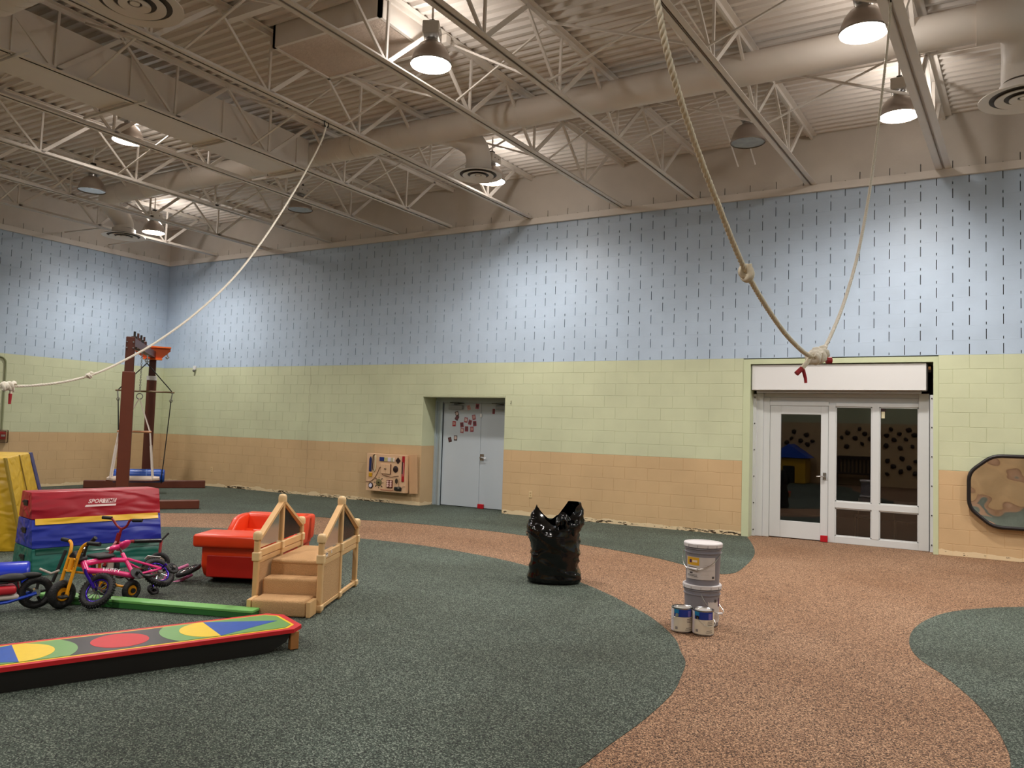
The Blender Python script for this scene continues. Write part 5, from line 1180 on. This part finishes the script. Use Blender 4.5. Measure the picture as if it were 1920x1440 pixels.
pc_ = obj('blue_pencil', MB().prism([(.072, .39), (.130, .39), (.130, .64), (.101, .69), (.072, .64)], 0, .014, 0, Matrix(((1,0,0,0),(0,0,-1,0),(0,1,0,0),(0,0,0,1)))), mat('navy_wood', '#1d2a5a', .4, noise=.08), t)
aw('clear_hose', [(.21, .03), (.17, .06), (.165, .2), (.165, .40), (.20, .47)], M_BRW, .008); aw('clear_tube', [(.22, .05), (.235, .15), (.235, .4), (.20, .48)], mat('clear_tubing', '#cdbf9c', .2, noise=.05), .018)
for u0, u1, c in ((.335, .45, '#1a2d6e'), (.455, .54, '#b9b07c'), (.545, .62, '#d8ccd6'), (.625, .675, '#b8b392'), (.68, .71, '#e2d2c6')): ab('swatch', u0, u1, .085, .19, mat('swatch_'+c[1:], c, .4, noise=.05), .016)
dm = obj('dark_diamond', MB().prism([(0, -.065), (.06, 0), (0, .065), (-.06, 0)], 0, .012, 0, Matrix.Translation((.80*AW, 0, (1-.155)*AH)) @ Matrix.Rotation(PI/2, 4, 'X')), M_BRW, t)
ac('dark_disc', .745, .385, .066, M_BRW, .95)
ab('red_bar', .905, .965, .03, .70, mat('red_bar_paint', '#a31320', .4, noise=.06)); ab('black_scale', .905, .93, .18, .50, M_BLACK, .017); ab('white_slider', .94, .947, .2, .56, mat('slider_white', '#d8c8c4', .4, noise=.05), .017)
for k in range(2):
    dd = ab('little_door', .385+k*.118, .50+k*.118, .265, .52, M_PLY, .022); obj('knob', MB().ball((.485*AW+k*.03, -.03, .61*AH), .010, 8), M_BRW, dd, 60)
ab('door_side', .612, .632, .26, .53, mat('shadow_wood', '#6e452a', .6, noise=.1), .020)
ab('yellow_hasp', .075, .155, .52, .625, mat('yellow_hasp_paint', '#d8a52a', .35, .3, noise=.25, nscale=30), .02)
aw('brown_track', [(.375, .36), (.345, .37), (.30, .50), (.22, .66), (.12, .75), (.01, .765)], mat('track_brown', '#5a2f1c', .5, noise=.1), .006)
aw('wave_track', [(.42, .545), (.52, .575), (.64, .60), (.74, .575), (.83, .56)], MATS['track_brown'], .005)
ac('gear_dial', .335, .765, .074, mat('olive_dial', '#6e6440', .45, noise=.2, nscale=40)); ac('dial_centre', .335, .765, .015, M_BLACK, 1, .02)
for k in range(8):
    a = k*PI/4; cx, cz = .335*AW+.105*math.sin(a), (1-.765)*AH+.105*math.cos(a)
    obj('dial_tick', MB().rbox((-.007, -.012, -.018 if k % 2 else -.008), (.007, .001, .018 if k % 2 else .008), .002, 1, 0, Matrix.Translation((cx, 0, cz)) @ Matrix.Rotation(a, 4, 'Y')), M_BLACK, t)
ac('round_clock', .13, .86, .062, M_BRW, .95, .016); ac('clock_face', .13, .86, .044, mat('clock_face_white', '#dcd6e6', .35, noise=.06), .95, .02)
ab('bead_block', .54, .685, .68, .885, mat('bead_block_brown', '#5e2014', .4, noise=.1), .02)
for k in range(6): ac('bead', .575+.075*(k % 2), .72+.06*(k//2), .022, mat('bead_pale', '#e3b9ae', .3, noise=.1), 1.2, .03)
ac('ribbed_oval', .78, .695, .052, mat('ribbed_dark', '#3a2e20', .45, noise=.4, nscale=60), .62, .018)
ab('black_lock', .735, .915, .845, .945, M_BLACK, .03, .012); ab('lock_plate', .83, .875, .83, .90, M_CHROME, .035)
aw('lock_cord', [(.845, .83), (.845, .62)], MATS['track_brown'], .003); aw('lock_cord', [(.92, .87), (.95, .83), (1.0, .82)], MATS['track_brown'], .003)
aw('slot_line', [(.39, .945), (.63, .955), (.69, .945), (.70, .92)], mat('slot_red', '#a4513a', .5, noise=.1), .005)
b2 = thing('spare_board', 'plain plywood board leaning behind the busy board beside the door recess', 'board', (-9.475, 12.60, .24), 0, rot=(0, -.06, 0))
obj('plank', MB().rbox((-.05, 0, -.01), (.145, .022, .76), .003), mat('plain_plywood', '#c9a078', .55, noise=.1, nscale=7), b2)
# ================================================================ octagonal wavy mirror
t = thing('octagon_mirror', 'black-framed octagonal wavy mirror on the wall right of the glass doors', 'mirror', (.80, 12.60, .93))
o8 = [(-.76, -.24), (-.48, -.48), (.48, -.48), (.76, -.24), (.76, .24), (.48, .48), (-.48, .48), (-.76, .24)]
Mx = Matrix.Rotation(PI/2, 4, 'X')
b = MB(); sm8 = []
for i in range(8):
    p, q, r_ = Vector(o8[i-1]), Vector(o8[i]), Vector(o8[(i+1) % 8]); e = .11
    a_, c_ = q+(p-q).normalized()*e, q+(r_-q).normalized()*e
    for k in range(5): u = k/4; sm8.append(a_*(1-u)**2+q*2*u*(1-u)+c_*u*u)
b.tube([(v.x, 0, v.y) for v in sm8], .026, 10, closed=True); obj('frame', b, mat('black_rubber_frame', '#1a1516', .4, noise=.08), t, 60)
b = MB(); b.prism([(v.x*1.0, v.y*1.0) for v in sm8], -.05, -.012, 0, Mx); obj('backing', b, M_BLACK, t)
mm = bpy.data.materials.new('wavy_mirror'); mm.use_nodes = True; nt = mm.node_tree; bb_ = nt.nodes['Principled BSDF']
bb_.inputs['Base Color'].default_value = (.86, .84, .80, 1); bb_.inputs['Metallic'].default_value = 1.0; bb_.inputs['Roughness'].default_value = .03
tc = nt.nodes.new('ShaderNodeTexCoord'); nn = nt.nodes.new('ShaderNodeTexNoise'); nn.inputs['Scale'].default_value = 2.0; nn.inputs['Detail'].default_value = 1.0; bp = nt.nodes.new('ShaderNodeBump'); bp.inputs['Strength'].default_value = .6; bp.inputs['Distance'].default_value = .05
nt.links.new(tc.outputs['Object'], nn.inputs['Vector']); nt.links.new(nn.outputs['Fac'], bp.inputs['Height']); nt.links.new(bp.outputs[0], bb_.inputs['Normal'])
b = MB(); N_ = 24
b.prism([(v.x*.985, v.y*.985) for v in sm8], -.012, .004, 0, Mx); obj('mirror_sheet', b, mm, t)
# ================================================================ small things on the walls
M_IVO = mat('ivory_plastic', '#d9bf93', .4, noise=.03)
for x, lab in ((-6.84, 'ivory outlet plate low on the tan wall left of the rubbish bag'), (-15.38, 'ivory outlet plate low on the tan wall near the corner')):
    t = thing('outlet_plate', lab, 'outlet', (x, D-.001, .395), 0, 'wall outlets'); obj('plate', MB().rbox((-.036, -.008, -.06), (.036, 0, .06), .004), M_IVO, t)
    for z in (-.022, .022): obj('socket', MB().rbox((-.015, -.0095, z-.014), (.015, -.007, z+.014), .004), mat('socket_tan', '#b59b70', .5, noise=.05), t)
t = thing('wall_sensor', 'small white sensor at the green and blue paint line near the corner', 'sensor', (-16.14, D-.001, 2.77)); obj('body', MB().rbox((-.035, -.06, -.02), (.035, 0, .08), .012, 2), M_WHITE, t); obj('lens', MB().ball((0, -.05, -.04), .032, 8), mat('sensor_lens', '#5f5f5a', .3, noise=.05), t, 60)
t = thing('wall_hook', 'tiny dark hook on the green wall right of the double door', 'hook', (-7.31, D-.001, 2.06)); obj('hook_wire', MB().tube(spline([(0, 0, .03), (.012, -.02, .012), (.014, -.02, -.01), (-.004, -.018, -.028)], 4), .005, 6), M_DARK, t, 40)
t = thing('alarm_pull_station', 'red fire alarm pull station with clear cover on the left wall', 'alarm', (XL+.001, 8.95, 1.10), PI/2)
obj('base', MB().rbox((-.06, -.05, -.08), (.06, 0, .08), .006), M_RED, t); obj('pull_bar', MB().rbox((-.04, -.062, -.02), (.04, -.048, .02), .004), M_WHITE, t); obj('clear_cover', MB().rbox((-.10, -.09, -.15), (.10, -.003, .12), .02, 2), clear_mat('cover_plastic', (.9, .88, .86), 1.45, .1, .05), t)
b = MB().tube(spline([(XL+.022, 8.935, 1.22), (XL+.022, 8.93, 2.0), (XL+.022, 8.93, 2.55), (XL+.022, 8.90, 2.68), (XL+.022, 8.80, 2.735), (XL+.022, 8.5, 2.74), (XL+.022, 7.5, 2.74)], 5), .018, 10); o = obj('conduit', b, mat('green_conduit', '#8f9473', .45, noise=.06), None, 40); tag(o, 'green painted conduit bending over the alarm pull station on the left wall', 'conduit')
# ================================================================ wall behind the camera, seen reflected in the glass
hp = [(-1.95,1.92),(-1.47,1.91),(-2.07,1.73),(-1.72,1.79),(-1.32,1.76),(-1.87,1.61),(-1.54,1.63),(-2.08,1.42),(-1.7,1.37),(-1.37,1.42),(-1.65,1.05),(-2.04,.97),(-1.28,.98),(-1.88,.81),(-1.46,.78),(-2.05,.57),(-1.68,.66),(-1.29,.62),(-2.82,1.91),(-3.17,1.78),(-2.68,1.76),(-3.33,1.63),(-2.95,1.62),(-2.52,1.62),(-2.75,1.45),(-3.19,1.36),(-4.75,1.78),(-4.83,1.56),(-4.37,1.68),(-4.54,1.49),(-4.19,1.49),(-4.34,1.38),(-4.97,1.42)]
M_HOLD = mat('dark_climbing_hold', '#2b1c18', .6, noise=.2, nscale=30)
rnd = random.Random(5); hd_ = []
for k in range(3):
    b = MB().ball((0, 0, 0), .075, 8, 0, None, (1.0, .7, 1.15 if k else .8)); b.v = [tuple(Vector(v)*(1+.35*mnoise.noise(Vector(v)*14+Vector((k*5, 0, 0))))) for v in b.v]
    o = obj('climbing_hold', b, M_HOLD, None, 60); hd_.append(o)
for i, (x, z) in enumerate(hp):
    o = hd_[i] if i < 3 else inst(hd_[i % 3])
    o.location = (x*1.13, YF+.03, CAMZ+(z-CAMZ)*1.13); o.rotation_euler = (0, rnd.uniform(0, 6), 0)
    tag(o, 'dark climbing hold on the wall reflected in the glass doors', 'climbing hold', 'climbing holds on the near wall')
t = thing('slatted_bench', 'dark slatted wooden bench reflected in the glass', 'bench', (-3.35, YF+.35, .004)); M_WAL = mat('dark_walnut', '#2c1a14', .5, noise=.1)
obj('seat', MB().rbox((-.6, -.25, .38), (.6, .25, .43), .01), M_WAL, t); obj('back_rail', MB().rbox((-.6, -.29, .88), (.6, -.24, 1.0), .01), M_WAL, t)
for k in range(9): obj('back_slat', MB().rbox((-.52+k*.125, -.28, .43), (-.46+k*.125, -.25, .88), .004), M_WAL, t)
for sx in (-.58, .53):
    for sy in (-.27, .2): obj('leg', MB().rbox((sx, sy, 0), (sx+.05, sy+.05, .96 if sy < 0 else .38), .004), M_WAL, t)
t = thing('play_house', 'yellow plastic play house with blue roof reflected in the door glass', 'play house', (-5.3, YF+.8, .004))
obj('walls', MB().rbox((-.55, -.5, 0), (.55, .5, .9), .03, 2), mat('play_yellow', '#c99a22', .4, noise=.05), t); obj('roof', MB().prism([(-.68, .88), (.68, .88), (.0, 1.35)], -.6, .6, 0, Matrix.Rotation(PI/2, 4, 'X')), mat('play_blue', '#1d4fc0', .4, noise=.05), t); obj('door_opening', MB().rbox((-.2, .49, .02), (.2, .515, .6), .02), M_BLACK, t)

# hairline crack in the tan and green blocks left of the busy board
ck = [(-12.375,2.77),(-12.36,2.43),(-12.39,2.14),(-12.358,1.75),(-12.39,1.41),(-12.374,1.03),(-12.365,.70),(-12.38,.30),(-12.385,.08)]; rc = random.Random(3); cp = []
for (x0, z0), (x1, z1) in zip(ck, ck[1:]):
    for q in range(4): cp.append((x0+(x1-x0)*q/4+rc.uniform(-.012, .012), 0.0, z0+(z1-z0)*q/4))
obj('crack', MB().tube(cp, .0017, 5), mat('crack_dark', '#7d7058', .9, noise=.2), wall_back)
